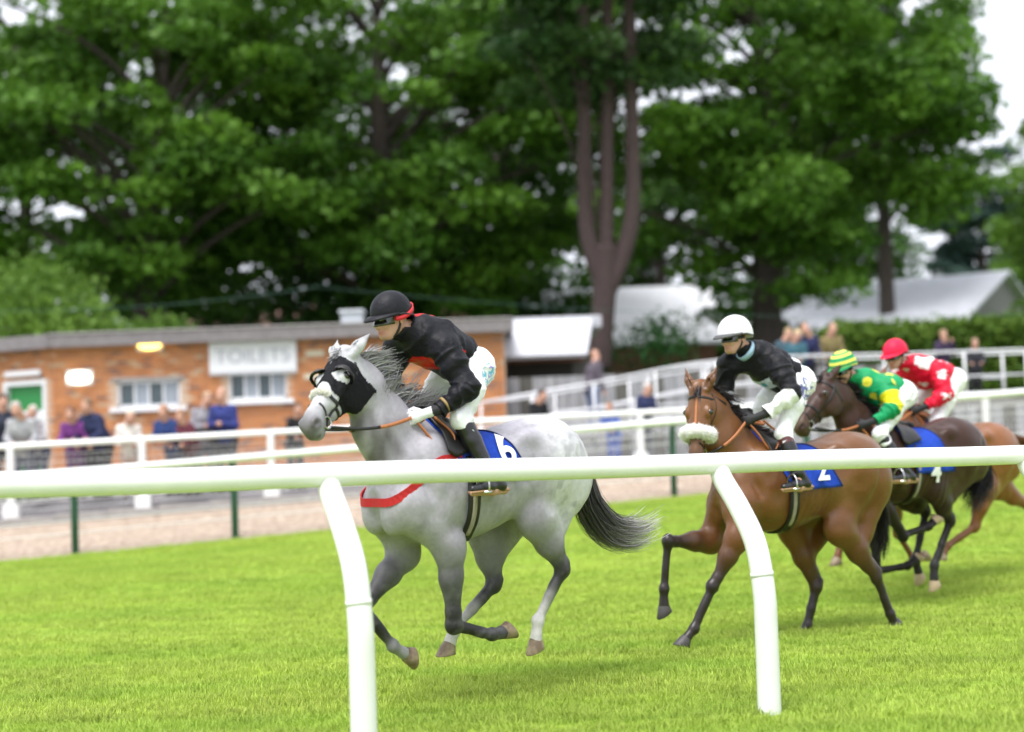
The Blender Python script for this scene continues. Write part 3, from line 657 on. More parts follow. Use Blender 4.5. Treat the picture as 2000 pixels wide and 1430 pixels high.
        if boot_top is not None: bc[((V - kn) @ nrm(an - kn)) < .085] = boot_top
        bo = obj('boot', mesh(T(V), F, True, bc, 'boot'), m_boot, top)
        d = nrm(toe - heel); q = [heel - d * .02, lerp(heel, toe, .5) + A([0, 0, .004]), toe + d * .02]
        MB().ribbon(T(catmull(q, 5)), np.cross(d, A([0, 0, 1.])), [.05, .055, .055, .055, .06, .068, .072, .074, .072, .066, .045], .014).build('boot_sole', m_sole, bo, True)
        Bg = Blob(); hand_prims(Bg, arms[s][2], arms[s][3], 1, s); Bg.cone(arms[s][2] - nrm(arms[s][2] - arms[s][1]) * .03, arms[s][2], .032, .03, .01, tg='cuff'); V, F = Bg.mesh(.0065)
        gc = glove(V, arms[s][2], arms[s][3]) if callable(glove) else np.tile(A(glove, float), (len(V), 1)); go = obj('glove', mesh(T(V), F, True, gc, 'glove'), m_glove, top)
        if sleeve_end is not None:
            a = np.linspace(0, 2 * math.pi, 24); ax2 = nrm(arms[s][2] - arms[s][1]); e1 = nrm(np.cross(ax2, A([0, 0, 1.]))); e2 = np.cross(ax2, e1)
            MB().ribbon(T(arms[s][2] - ax2 * .05 + .047 * (np.cos(a)[:, None] * e1 + np.sin(a)[:, None] * e2)), ax2, .016, .006).build('cuff_band', sleeve_end, go, True)
        mid = lerp(heel, toe, .68); feet[s] = dict(iron=mid + A([0, 0, .108]), mid=mid)
    # skull cap with silk cover and peak
    n, m = 48, 18; ph = np.linspace(0, 2 * math.pi, n, endpoint=False); th = np.linspace(.02, 1.0, m) * math.radians(100); Vc, Cc = [], []
    rx, ry, rz_ = .138 * cap_r, .113 * cap_r, .128 * cap_r; c0 = A([-.015, 0, .025])
    for i, t in enumerate(th):
        seam = 1 - .012 * np.exp(-(np.abs(((ph * 6 / (2 * math.pi)) % 1) - .5) / .06) ** 2) * math.sin(t)
        wr = 1 + .006 * np.sin(ph * 9 + t * 7) * math.sin(t) ** 2
        x = np.sin(t) * np.cos(ph) * rx * seam * wr; y = np.sin(t) * np.sin(ph) * ry * seam * wr; z = np.cos(t) * rz_ * np.ones(n) * seam
        z = z - np.where(x < 0, -x * .22, 0) * (t / th[-1]) ** 3
        Vc.append(np.stack([x, y, z], 1) + c0); Cc.append(cap(t / th[-1], ph))
    Vc = np.concatenate(Vc); Cc = np.concatenate(Cc); Fc = A([(i * n + j, (i + 1) * n + j, (i + 1) * n + (j + 1) % n, i * n + (j + 1) % n) for i in range(m - 1) for j in range(n)])
    fac = (Vc @ H[1].T + H[0]); o = obj('helmet', mesh(T(fac), Fc, True, Cc, 'helmet'), m_cap, top); so = o.modifiers.new('s', 'SOLIDIFY'); so.thickness = .008; so.offset = -1
    a = np.radians(np.linspace(-78, 78, 21)); k = 7; Vp = []
    for j in np.linspace(0, 1, k):
        Vp.append(np.stack([np.cos(a) * (rx * .985 + .062 * j * np.cos(a) ** .8) , np.sin(a) * (ry * .985 + .012 * j * np.cos(a)), -.012 - .026 * j * np.cos(a) + .010 * np.sin(j * 3.14) * np.cos(a)], 1) + c0)
    Vp = np.concatenate(Vp); Fp = A([(i * 21 + j, i * 21 + j + 1, (i + 1) * 21 + j + 1, (i + 1) * 21 + j) for i in range(k - 1) for j in range(20)])
    pc = np.tile(A(peak_col if peak_col is not None else cap(1.0, ph[:1])[0]), (len(Vp), 1))
    o2 = obj('peak', mesh(T(Vp @ H[1].T + H[0]), Fp, True, pc, 'peak'), m_cap, o); so = o2.modifiers.new('s', 'SOLIDIFY'); so.thickness = .006
    bt = np.linspace(0, 2 * math.pi, 49); rim = np.stack([rx * 1.0 * np.cos(bt), ry * 1.0 * np.sin(bt), -.018 - np.where(np.cos(bt) < 0, -np.cos(bt) * .03, 0)], 1) + c0
    MB().tube(T(rim @ H[1].T + H[0]), .006, 6, False).build('brim_edge', m_strap_black if strap is None else m_strap_black, o, True)
    # goggles, their strap, chin strap
    def band(a0, a1, zlo, zhi, lift, nn=24, zz=5):
        a = np.radians(np.linspace(a0, a1, nn)); Vg = []
        for z in np.linspace(zlo, zhi, zz):
            D = np.stack([np.cos(a), np.sin(a), np.zeros(nn)], 1); O = np.tile(A([.0, 0, z]), (nn, 1)); P = Bs.hit(O @ H[1].T + H[0], D @ H[1].T, .17); Vg.append(P + (D @ H[1].T) * lift * (1 - .0 * np.abs(a))[:, None])
        Vg = np.concatenate(Vg); Fg = A([(i * nn + j, i * nn + j + 1, (i + 1) * nn + j + 1, (i + 1) * nn + j) for i in range(zz - 1) for j in range(nn - 1)]); return Vg, Fg
    Vg, Fg = band(-66, 66, -.045, .008, .007); o = obj('goggles', mesh(T(Vg), Fg, True), m_lens, top); so = o.modifiers.new('s', 'SOLIDIFY'); so.thickness = .008; so.offset = 0
    Vg, Fg = band(60, 120, -.028, -.004, .006, 12, 3); o3 = obj('goggle_strap', mesh(T(Vg), Fg, True), strap or m_strap_black, o); so = o3.modifiers.new('s', 'SOLIDIFY'); so.thickness = .004
    if strap is not None:
        sp = catmull(A([(.55, 1, -.42), (.0, 1, -.34), (-.6, .85, -.12), (-1, .45, .12), (-1, 0, .2), (-1, -.4, .12)], float), 5); sp = nrm(sp / A([rx, ry, rz_]) ) * A([rx, ry, rz_]) * 1.035 + c0
        MB().ribbon(T(sp @ H[1].T + H[0]), H[1][:, 2], .026, .005).build('strap_tail', strap, o, True)
    for s in (1, -1):
        sp = A([(-.01, s * .082, .0), (.0, s * .078, -.06), (.03, s * .055, -.115), (.052, s * .0, -.137)]); sp = catmull(sp, 5)
        MB().ribbon(T(sp @ H[1].T + H[0]), H[1][:, 0], .016, .004).build('chin_strap', m_strap_black, top, True)
    return dict(top=top, hands={s: arms[s][3] + nrm(arms[s][3] - arms[s][2]) * .035 for s in (1, -1)}, feet=feet, arms=arms, pv=pv, T=T)

# ---- the four pairs -------------------------------------------------------------------------------------------
def pair(fr, S, dz, head, legs, tail, col, key, label, hk, J, jl, jk, num, lab, br, nx=(-.27, 1.17), cdeg=101):
    L = fr.L; hd = dict(head); hd['poll'] = L(*head['poll']); pz = L(*head['muzzle'][:2], hd['poll'][1])
    # the muzzle lies on its line of sight at the length of a head from the poll
    d = fr.R.T @ ray(*head['muzzle'][:2]); o = fr.R.T @ (CP - fr.O); d = d / np.linalg.norm(d); ln = .6 * S; m = hd['poll'] - o; b = m @ d; dis = b * b - (m @ m - ln * ln)
    hd['muzzle'] = o + d * (b - math.sqrt(max(dis, 0))) ; hd['zref'] = fr.dirL(head['zref'])
    lg = {k: [L(*p) for p in v] for k, v in legs.items()}
    tl = None if tail is None else dict(tail, path=[L(*p) for p in tail['path']])

    ho = horse(fr, S, dz, hd, lg, tl, col, key, label, **hk); ho['numx'], ho['numz'] = ho['g'](nx[0], 0, 0)[0], ho['g'](0, 0, nx[1])[2]; ho['cdeg'] = cdeg
    jo = jockey(ho, J, jl, **jk)
    saddlery(ho, num, lab, jo['feet']); bridle(ho, br.pop('label'), jo['hands'], **br)
    return ho, jo

def plain(c): return lambda x: np.tile(A(c, float), (len(x['V']), 1))
def paint_grey(x):
    C = np.tile(A([.0085, .0085, .012]), (len(x['V']), 1)); u, v, w = x['u'], x['v'], np.abs(x['w']); t = x['tg'] == 'torso'
    k = t & (v > .0) & (u > .12 + .8 * w) & (u < .46 + .9 * w) & (w < .2); C[k] = (.55, .012, .012)
    k = t & (v < -.06) & (w < .06) & (u < .45); C[k] = (.55, .012, .02); return C
def paint_bw(x):
    V = x['V']; C = np.tile(A([.0085, .0085, .011]), (len(V), 1)); u, v, w = x['u'], x['v'], x['w']; t = x['tg'] == 'torso'
    k = t & (v > .01) & (u > .34 - .25 * np.abs(w)) & (u < .62) & (np.abs(w) < .17); C[k] = (.55, .62, .70)
    k = t & (v > .02) & (np.abs(u - .47) < .05) & (np.abs(w - .0) < .03); C[k] = (.02, .22, .38)
    k = t & (u > .52) & (u < .86) & (np.abs(w - .135 + .06 * (u - .5)) < .022) & (v < .05); C[k] = (.75, .75, .8)
    k = x['tg'] == 'farm'; C[k] = (.8, .8, .82); return C
def spots(x, n, r, c, base, seed, sel):
    V = x['V']; rng = np.random.default_rng(seed); C = np.tile(A(base, float), (len(V), 1)); idx = np.where(sel)[0]; pts = [V[rng.choice(idx)]]
    for _ in range(n):
        cand = V[rng.choice(idx, 300)]; d = np.min([np.linalg.norm(cand - p, axis=1) for p in pts], 0); pts.append(cand[np.argmax(d)])
    for p in pts:
        q = V - p; d = np.linalg.norm(q, axis=1); rr = r if seed != 5 else r * (.62 + .38 * np.cos(5 * np.arctan2(q[:, 2], q[:, 0] + q[:, 1])))
        C[d < rr] = c
    return C
def paint_green(x):
    C = spots(x, 20, .042, (.72, .66, .06), (.008, .27, .095), 2, x['tg'] == 'torso'); V = x['V']
    k = x['tg'] == 'uarm'; C[k] = (.008, .27, .095)
    for s in (1, -1):
        a, b = x['arms'][s][:2]; t = ((V - a) @ (b - a)) / ((b - a) @ (b - a)); C[(x['tg'] == 'uarm') & (V[:, 1] * s > 0) & (t > .4)] = (.75, .68, .02)
    C[x['tg'] == 'farm'] = (.008, .27, .095); return C
def paint_red(x):
    C = spots(x, 26, .055, (.8, .78, .8), (.62, .008, .035), 5, np.ones(len(x['V']), bool)); V = x['V']
    C[(x['tg'] == 'torso') & (np.abs(x['w'] - .13) < .03) & (x['u'] < .55) & (x['v'] < .05)] = (.8, .78, .8)
    C[(x['tg'] == 'torso') & (x['u'] > .88)] = (.55, .5, .03); return C
def breech_white(x): return np.tile(A([.8, .8, .83]), (len(x['V']), 1))
def breech_badge(x):
    V = x['V']; C = np.tile(A([.8, .8, .83]), (len(V), 1)); hp, kn = x['legs'][1][:2]; c = lerp(hp, kn, .12) + A([-.06, .09, .0]); d = np.linalg.norm(V - c, axis=1); n = vnoise(V * 55, 4)
    C[(d < .075) & (d > .068)] = (.3, .5, .66); C[(d < .062) & (n > .15)] = (.12, .45, .68); C[(d < .062) & (n < -.3)] = (.25, .2, .5); return C
def breech_script(x):
    V = x['V']; C = np.tile(A([.8, .8, .83]), (len(V), 1)); hp, kn = x['legs'][1][:2]; t = ((V - hp) @ (kn - hp)) / ((kn - hp) @ (kn - hp)); n = vnoise(V * A([70, 40, 50]), 6)
    C[(V[:, 1] > .08) & (t > -.05) & (t < .55) & (V[:, 0] < lerp(hp, kn, .2)[0]) & (n > .1)] = (.1, .11, .3); return C
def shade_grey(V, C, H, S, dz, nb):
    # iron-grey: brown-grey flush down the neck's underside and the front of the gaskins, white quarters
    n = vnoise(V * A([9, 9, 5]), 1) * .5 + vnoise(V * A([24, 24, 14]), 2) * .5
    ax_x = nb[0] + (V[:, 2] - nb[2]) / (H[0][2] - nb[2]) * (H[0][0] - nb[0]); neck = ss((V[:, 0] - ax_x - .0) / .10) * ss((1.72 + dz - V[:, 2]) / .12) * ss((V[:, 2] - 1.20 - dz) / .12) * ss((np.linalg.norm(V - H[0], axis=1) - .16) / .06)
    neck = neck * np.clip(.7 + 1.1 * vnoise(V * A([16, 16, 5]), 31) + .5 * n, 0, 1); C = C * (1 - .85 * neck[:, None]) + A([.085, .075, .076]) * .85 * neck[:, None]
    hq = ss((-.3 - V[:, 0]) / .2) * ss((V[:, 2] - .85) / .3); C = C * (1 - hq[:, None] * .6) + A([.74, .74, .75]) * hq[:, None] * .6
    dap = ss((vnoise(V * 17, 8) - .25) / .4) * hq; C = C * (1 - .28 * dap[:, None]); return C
def shade_bay(V, C, H, S, dz, nb):
    # bay points: black along the dorsal line of the neck fades out, tan in the flank and muzzle side
    f = ss((.16 - np.abs(V[:, 0] + .28)) / .2) * ss((V[:, 2] - .95) / .1) * ss((1.3 - V[:, 2]) / .15); C = C * (1 - .35 * f[:, None]) + A([.24, .14, .055]) * .35 * f[:, None]
    return C * (1 + .1 * vnoise(V * 5, 3))[:, None]
def cap_plain(c, rim=None): return lambda t, ph: np.tile(A(c, float), (len(ph), 1))
def cap_hoop(t, ph):
    k = int(t * 7.6); return np.tile(A((.008, .27, .095) if k % 2 == 0 else (.78, .74, .12)), (len(ph), 1))

fr1 = Frame(914, 9.5, 40); fr2 = Frame(1540, 12.1, 27); fr3 = Frame(1771, 14.0, 33); fr4 = Frame(1850, 15.4, 33)
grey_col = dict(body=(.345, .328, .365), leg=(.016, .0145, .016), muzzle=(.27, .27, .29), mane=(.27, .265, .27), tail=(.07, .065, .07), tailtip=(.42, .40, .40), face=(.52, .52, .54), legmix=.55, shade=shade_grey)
bay_col = dict(body=(.14, .054, .015), leg=(.018, .012, .012), muzzle=(.05, .028, .02), mane=(.015, .01, .01), tail=(.014, .01, .01), face=(.15, .06, .018), legmix=.12, shade=shade_bay)
dark_col = dict(body=(.042, .018, .012), leg=(.011, .008, .009), muzzle=(.075, .045, .022), mane=(.01, .007, .007), tail=(.014, .013, .016), face=(.05, .024, .017), legmix=.7)
chest_col = dict(body=(.21, .075, .02), leg=(.16, .058, .018), muzzle=(.2, .09, .04), mane=(.2, .07, .02), tail=(.16, .055, .02), legmix=.4)

h1, j1 = pair(fr1, 1.0, .115,
    dict(poll=(675, 708, .02), muzzle=(600, 842), zref=(-.5, -.8, .55), splay=1.1),
    dict(lf=[(878, 1068, .17), (887, 1222, .13), (960, 1241, .12), (1004, 1228, .12)], rf=[(790, 1080, -.15), (708, 1188, -.12), (766, 1262, -.12), (818, 1292, -.12)],
         lh=[(1048, 1012, .17), (1098, 1112, .13), (1050, 1212, .12), (1044, 1288, .12)], rh=[(952, 1040, -.16), (964, 1142, -.13), (888, 1226, -.12), (866, 1292, -.12)]),
    dict(path=[(1122, 892, 0), (1140, 935, 0), (1152, 990, 0), (1190, 1035, 0), (1240, 1040, 0), (1285, 1012, .02)], r=.105, n=1500),
    grey_col, 'grey', 'pale grey horse in a black blinker hood leading the field', dict(vox=.0095, mane_up=1.0, seed=1, socks=dict(lh=(.62, .60, .58), rh=(.6, .58, .56), rf=(.3, .3, .3))),
    dict(head=(762, 618, 0), neck=(812, 648, 0), chest=(850, 672, 0), pelvis=(910, 716, 0),
         arm={1: [(868, 684, .17), (914, 758, .30), (856, 800, .23), (818, 812, .15)], -1: [(776, 680, -.17), (757, 752, -.22), (772, 792, -.1), (788, 803, -.06)]},
         leg={1: [(926, 724, .11), (900, 818, .24), (957, 926, .345), (924, 962, .375), (986, 957, .355)], -1: [(892, 715, -.12), (826, 795, -.25), (880, 910, -.345), (850, 940, -.37), (905, 938, -.355)]}),
    'person in black silks with red chest band riding the grey horse',
    dict(paint=paint_grey, breech=breech_badge, cap=cap_plain((.010, .010, .014)), look=(1, .05, -.18), strap=m_strap_red, sleeve_end=mat('tan_band', (.3, .2, .08), .7),
         glove=lambda V, a, b: np.where(((V - a) @ nrm(b - a) > .035)[:, None], A([.78, .78, .82]), A([.014, .014, .018]))),
    '6', 'the leading grey horse', dict(label='black bridle with tan rein grips on the leading grey horse', leather=m_black_leather, noseband='leather'), nx=(-.07, 1.33), cdeg=93)
h2, j2 = pair(fr2, 1.0, -.05,
    dict(poll=(1369, 765, 0), muzzle=(1358, 912), zref=(-.42, -.9, .25), splay=1.3),
    dict(lf=[(1440, 1050, .16), (1392, 1146, .12), (1354, 1228, .11), (1326, 1268, .11)], rf=[(1388, 1056, -.15), (1304, 1058, -.12), (1296, 1150, -.12), (1298, 1216, -.12)],
         lh=[(1640, 1030, .17), (1712, 1128, .13), (1738, 1200, .12), (1752, 1226, .12)], rh=[(1548, 1030, -.16), (1594, 1146, -.12), (1576, 1222, -.12), (1560, 1250, -.12)]),
    dict(path=[(1698, 925, 0), (1712, 950, -.02), (1722, 1000, -.04), (1722, 1060, -.06), (1716, 1100, -.06)], r=.05, n=500),
    bay_col, 'bay', 'bay horse with white sheepskin noseband running second', dict(vox=.0105, mane_up=.25, seed=2, hooves=mat('dark_hoof', (.05, .045, .045), .5)),
    dict(head=(1434, 656, 0), neck=(1478, 690, 0), chest=(1505, 718, 0), pelvis=(1548, 745, 0),
         arm={1: [(1520, 716, .17), (1548, 768, .30), (1496, 808, .23), (1467, 819, .15)], -1: [(1424, 712, -.17), (1414, 770, -.22), (1436, 800, -.1), (1452, 808, -.06)]},
         leg={1: [(1556, 754, .11), (1530, 846, .24), (1560, 924, .345), (1532, 956, .375), (1582, 951, .355)], -1: [(1528, 748, -.12), (1468, 826, -.25), (1512, 915, -.345), (1486, 936, -.37), (1532, 934, -.355)]}),
    'person in black silks with white sleeves and white cap on the bay horse',
    dict(paint=paint_bw, breech=breech_script, cap=cap_plain((.83, .83, .86)), look=(1, .12, -.10), peak_col=(.09, .09, .09), boot_top=(.10, .025, .03), collar=mat('pale_blue_collar', (.33, .5, .64), .6), cap_r=1.07),
    '2', 'the bay horse', dict(label='dark bridle with orange face strap on the bay horse', leather=m_black_leather, noseband=None, strap=m_tan, grip=.6), nx=(-.06, 1.26))
h3, j3 = pair(fr3, 1.0, .05,
    dict(poll=(1618, 748, 0), muzzle=(1556, 842), zref=(-.85, -.5, .35), splay=.5),
    dict(lf=[(1714, 968, .16), (1764, 1046, .13), (1812, 1030, .12), (1834, 1008, .12)], rf=[(1704, 985, -.14), (1712, 1116, -.12), (1772, 1106, -.12), (1800, 1082, -.12)],
         lh=[(1826, 955, .17), (1856, 1018, .13), (1824, 1104, .12), (1826, 1164, .12)], rh=[(1770, 968, -.14), (1808, 1000, -.12), (1788, 1092, -.12), (1800, 1148, -.12)]),
    dict(path=[(1898, 880, 0), (1908, 905, .0), (1914, 935, .0), (1905, 965, .02), (1890, 985, .03)], r=.13, n=900),
    dark_col, 'dark', 'dark brown horse carrying the green and yellow rider', dict(vox=.0115, mane_up=.2, seed=3, socks=dict(lh=(.03, .028, .03), rh=(.03, .028, .03)), hooves=mat('pale_hoof', (.42, .32, .2), .5)),
    dict(head=(1646, 718, 0), neck=(1686, 742, 0), chest=(1710, 764, 0), pelvis=(1750, 768, 0),
         arm={1: [(1728, 756, .17), (1748, 796, .30), (1708, 822, .22), (1686, 829, .15)], -1: [(1648, 756, -.17), (1640, 800, -.2), (1664, 824, -.1), (1678, 828, -.06)]},
         leg={1: [(1756, 776, .11), (1718, 848, .24), (1766, 918, .345), (1742, 940, .375), (1788, 938, .355)], -1: [(1735, 775, -.12), (1672, 830, -.25), (1720, 900, -.345), (1700, 915, -.37), (1740, 912, -.355)]}),
    'person in green silks with yellow spots and a hooped cap',
    dict(paint=paint_green, breech=breech_white, cap=cap_hoop, look=(1, .1, -.30), peak_col=(.008, .27, .095)),
    '4', 'the dark brown horse', dict(label='black bridle with orange rein grips on the dark brown horse', leather=m_black_leather), nx=(.02, 1.05), cdeg=113)
h4, j4 = pair(fr4, 1.0, .0,
    dict(poll=(1712, 752, 0), muzzle=(1668, 850), zref=(-.85, -.5, .35), splay=.5),
    dict(lf=[(1742, 980, .15), (1754, 1042, .12), (1782, 1090, .12), (1818, 1084, .12)], rf=[(1700, 985, -.15), (1652, 1006, -.12), (1641, 1068, -.12), (1630, 1112, -.12)],
         lh=[(1926, 950, .17), (1902, 1030, .13), (1850, 1066, .12), (1834, 1100, .12)], rh=[(1945, 950, -.15), (2010, 990, -.12), (2040, 1060, -.12), (2060, 1090, -.12)]),
    dict(path=[(1962, 862, 0), (1982, 856, .0), (2010, 870, .0), (2040, 900, 0), (2060, 950, 0)], r=.05, n=400),
    chest_col, 'chestnut', 'chestnut horse at the back carrying the rider in red', dict(vox=.0125, mane_up=.3, seed=4),
    dict(head=(1748, 692, 0), neck=(1786, 712, 0), chest=(1810, 730, 0), pelvis=(1850, 742, 0),
         arm={1: [(1832, 722, .17), (1848, 770, .30), (1808, 794, .22), (1790, 801, .15)], -1: [(1762, 728, -.17), (1760, 774, -.2), (1778, 796, -.1), (1788, 800, -.06)]},
         leg={1: [(1858, 750, .11), (1824, 836, .24), (1866, 892, .345), (1844, 910, .375), (1886, 908, .355)], -1: [(1835, 745, -.12), (1785, 805, -.25), (1830, 880, -.345), (1810, 895, -.37), (1848, 893, -.355)]}),
    'person in red silks with white stars and a red cap',
    dict(paint=paint_red, breech=breech_white, cap=cap_plain((.75, .015, .06)), look=(1, .1, -.22)),
    '5', 'the chestnut horse', dict(label='brown bridle on the chestnut horse', leather=m_brown_leather), nx=(.0, 1.38))

# ---- tack that only one horse wears
def hood(ho):
    H, S, V, F = ho['H'], ho['S'], ho['V'], ho['F']
    def keep(P):
        q = (P - H[0]) @ H[1] / S; x, y, z = q.T; ear = (x < .035) & (z > -.02) & (np.abs(y) > .018); eye = np.zeros(len(P), bool)
        for s in (1, -1): eye |= ((x - .185) ** 2 + (z - .03) ** 2 < .038 ** 2) & (y * s > .03)
        return (x > .012 - .0 * z) & (x < .315 - .06 * ss((z - .02) / .06) - .5 * np.maximum(np.abs(y) - .06, 0) * 0) & ~ear & ~eye & (x > .04 - .25 * np.minimum(z + .02, 0) * 0) & (z > -.215) & (np.abs(q).max(1) < .34)
    V2, F2 = patch(V, F, keep, .006); N = vnormals(V2, F2); V2 = V2 + N * (vnoise(V2 * 38, 2) * .003)[:, None]
    top = at_h(ho, 'blinker_hood', 'black blinker hood with cupped eye openings on the grey horse', 'hood')
    o = obj('hood_fabric', mesh(V2, F2, True), m_mesh_black, top); so = o.modifiers.new('s', 'SOLIDIFY'); so.thickness = .004
    for s in (1, -1):
        e = H[1] @ (A([.185, s * .075, .03]) * S) + H[0]; a = nrm(A([-.62, s * .72, .0])); b1 = nrm(np.cross(a, A([0, 0, 1.]))); b2 = np.cross(a, b1); r = .066 * S; n, m = 28, 9; Vc = []
        for t in np.linspace(.25, 1.0, m):
            th = t * math.radians(96); p = np.linspace(0, 2 * math.pi, n, endpoint=False); Vc.append(r * (np.cos(th) * a * .95 + np.sin(th) * (np.cos(p)[:, None] * b1 + np.sin(p)[:, None] * b2)))
        Vc = np.concatenate(Vc) @ H[1].T + e; Fc = A([(i * n + j, i * n + (j + 1) % n, (i + 1) * n + (j + 1) % n, (i + 1) * n + j) for i in range(m - 1) for j in range(n)])
        kz = ((Vc - e) @ H[1][:, 0]) < .012; Fc = Fc[kz[Fc].all(1)]
        c = obj('blinker_cup', mesh(Vc, Fc, True), m_black_leather, top); so = c.modifiers.new('s', 'SOLIDIFY'); so.thickness = .005
hood(h1)
def wool_band(ho, x, zc, r, label, name='sheepskin_noseband', a0=0, a1=360, m=None):
    P = head_ring(ho, x, zc, r * .5, a0, a1, 46); rng = np.random.default_rng(3)
    rr = r * (1 + .10 * np.sin(np.arange(46) * 2.3) + .05 * np.sin(np.arange(46) * 5.1))
    t = at_h(ho, name, label, 'noseband'); o = MB().tube(P, rr, 18, a1 - a0 < 360).build('wool', m or m_wool, t, True)
    me = o.data; nv = len(me.vertices); co = np.empty(nv * 3); me.vertices.foreach_get('co', co); co = co.reshape(-1, 3); ax = np.repeat(P, 18, 0); co = ax + (co - ax) * (1 + .14 * vnoise(co * 60, 1) + .08 * vnoise(co * 150, 2))[:, None]; me.vertices.foreach_set('co', co.ravel()); me.update()
    n = 2600; fi = rng.integers(0, nv, n); p0 = co[fi]; d = nrm(p0 - ax[fi] + rng.normal(0, .5 * r, (n, 3))); tt = np.linspace(0, 1, 3)[None, :, None]
    hair('wool_fibres', None, p0[:, None] + d[:, None] * tt * .009 + (tt ** 2) * rng.normal(0, .003, (n, 1, 3)), .003, m_woolhair, t, rng, np.tile(A([.85, .84, .79]), (n, 1)))
m_woolhair = mat('wool_fibre', attr=True, rough=.9, var=.05)
wool_band(h2, .345, -.05, .052, 'thick white sheepskin noseband on the bay horse', a0=-112, a1=112)
wool_band(h1, .345, -.04, .014, 'small pale sheepskin pad on the noseband of the grey horse', 'sheepskin_pad', -38, 38, mat('cream_wool', (.75, .7, .58), .9, bump=.8, bscale=150))
def breast_girth(ho):
    n = 50; a = np.radians(np.linspace(-112, 112, n)); B, g = ho['B'], ho['g']; z = 1.135 + .24 * ss((np.abs(a) - .35) / 1.2)
    O = np.stack([np.full(n, .38), np.zeros(n), z + ho['dz']], 1); D = np.stack([np.cos(a), np.sin(a) * .9, np.zeros(n)], 1); P = B.hit(O, D, .6) + nrm(D) * .008
    t = at_h(ho, 'breast_girth', 'red webbing breast girth round the chest of the grey horse', 'breast girth'); MB().ribbon(P, A([0, 0, 1.]), .05, .009).build('webbing', m_red_web, t, False)
breast_girth(h1)
# riding crop held in the leading jockey's far hand
hd = j1['arms'][-1][3]; c0 = hd + A([.02, .03, .16]); t = at_h(h1, 'riding_crop', 'black riding crop held upright by the leading jockey', 'crop')
MB().tube([c0, c0 + A([-.02, .0, -.1])], [.011, .010], 10).build('handle', m_black_leather, t, True); MB().tube([c0 + A([-.02, 0, -.1]), c0 + A([-.12, .02, -.55])], [.007, .004], 8).build('shaft', m_black_leather, t, True); MB().tube([c0 + A([0, 0, .006]), c0], [.012, .012], 10).build('cap', m_steel, t, True)
# ------------------------------------------------------------------ the place
m_turf = mat('turf_soil', (.27, .38, .03), .95, var=.3, scale=1.1, c2=(.18, .28, .025), stretch=(.35, 1.6, 1), bump=.4, bscale=40)
m_blade = mat('grass_blade', attr=True, rough=.6, var=.24, scale=.75, spec=.25, transl=.4, stretch=(.35, 1.7, 0), world=True, c2=(.28, .43, .06), vthr=(.42, .75))
m_gravel = mat('gravel', (.46, .37, .29), .95, var=.35, scale=9, c2=(.27, .20, .15), bump=.9, bscale=30)
m_tarmac = mat('tarmac', (.17, .16, .165), .9, var=.2, scale=3, bump=.3, bscale=60)
m_conc = mat('concrete', (.33, .31, .30), .9, var=.2, scale=2.5, bump=.3, bscale=20)
m_rough = mat('rough_grass', (.10, .19, .03), .95, var=.35, scale=.8, c2=(.07, .13, .02))
m_plastic = mat('white_rail_plastic', (.80, .81, .80), .35, var=.05, scale=1.2, c2=(.74, .75, .71), vthr=(.55, .8), spec=.5)
m_greenpost = mat('green_post', (.03, .10, .07), .6, var=.2)
m_whitemetal = mat('white_metal', (.75, .75, .77), .4, var=.08)
m_wire = mat('galvanised_wire', (.5, .5, .5), .4, metal=.6)
def e_(X): return np.clip((np.asarray(X, float) + 8.3) * .05, -.06, 1.0)
def y_e(X): return 26.6 + .23 * np.clip(X, -16, 14)
def y_k(X): return 28.9 + .14 * np.clip(X, -16, 14)
def k_(X): return np.clip(.43 + .045 * (np.asarray(X, float) + 9), .35, .96)
def zt(X, Y): return e_(X) * ss((Y - 13) / (y_e(X) - 13))
def sheet(name, xs, v0, v1, n, zf, m, jit=0):
    G = []
    for t in np.linspace(0, 1, n):
        Y = v0(xs) * (1 - t) + v1(xs) * t; G.append(np.stack([xs, Y, zf(xs, Y, t)], 1))
    V = np.concatenate(G); k = len(xs); F = A([(i * k + j, i * k + j + 1, (i + 1) * k + j + 1, (i + 1) * k + j) for i in range(n - 1) for j in range(k - 1)])
    return tag(obj(name, mesh(V, F, True), m), kind='structure')
cst = lambda c: (lambda X: np.full(len(X), float(c)))
XS = np.concatenate([np.linspace(-120, -18, 8), np.linspace(-16, 20, 73), np.linspace(22, 120, 8)])
turf = sheet('turf', XS, cst(-30), y_e, 120, lambda X, Y, t: zt(X, Y) + .012 * vnoise(np.stack([X * .7, Y * .9, 0 * X], 1), 4), m_turf)
gravel = sheet('gravel_strip', XS, lambda X: y_e(X), y_k, 16, lambda X, Y, t: lerp(e_(X), k_(X), t) + .02 * vnoise(np.stack([X * 2.1, Y * 2.1, 0 * X], 1), 6) * math.sin(t * 3.14), m_gravel)
terr = sheet('terrace', XS, lambda X: y_k(X) + .2, cst(40), 14, lambda X, Y, t: np.where(Y < 31, lerp(k_(X) + .13, 1.1, ss((Y - y_k(X)) / (31 - y_k(X)))), 1.1), m_tarmac)
sheet('ground', XS * 8, cst(40), cst(900), 20, lambda X, Y, t: np.full(len(X), 1.1), m_rough)
kb = []
for a in np.arange(-20, 20, .9):
    M = None; p0 = A([a, y_k(a), 0]); p1 = A([a + .89, y_k(a + .89), 0]); d = nrm(p1 - p0); z0 = float(k_(a + .45)); o = MB().box((0, 0, -.15), (np.linalg.norm(p1 - p0), .2, .15), (np.stack([d, A([-d[1], d[0], 0]), A([0, 0, 1.])], 1), p0 + A([0, 0, z0]))); kb.append(o)
kt = tag(bpy.data.objects.new('kerb', None), kind='structure'); COL.objects.link(kt)
for o in kb: o.build('kerb_stone', m_conc, kt, bevel=.012)

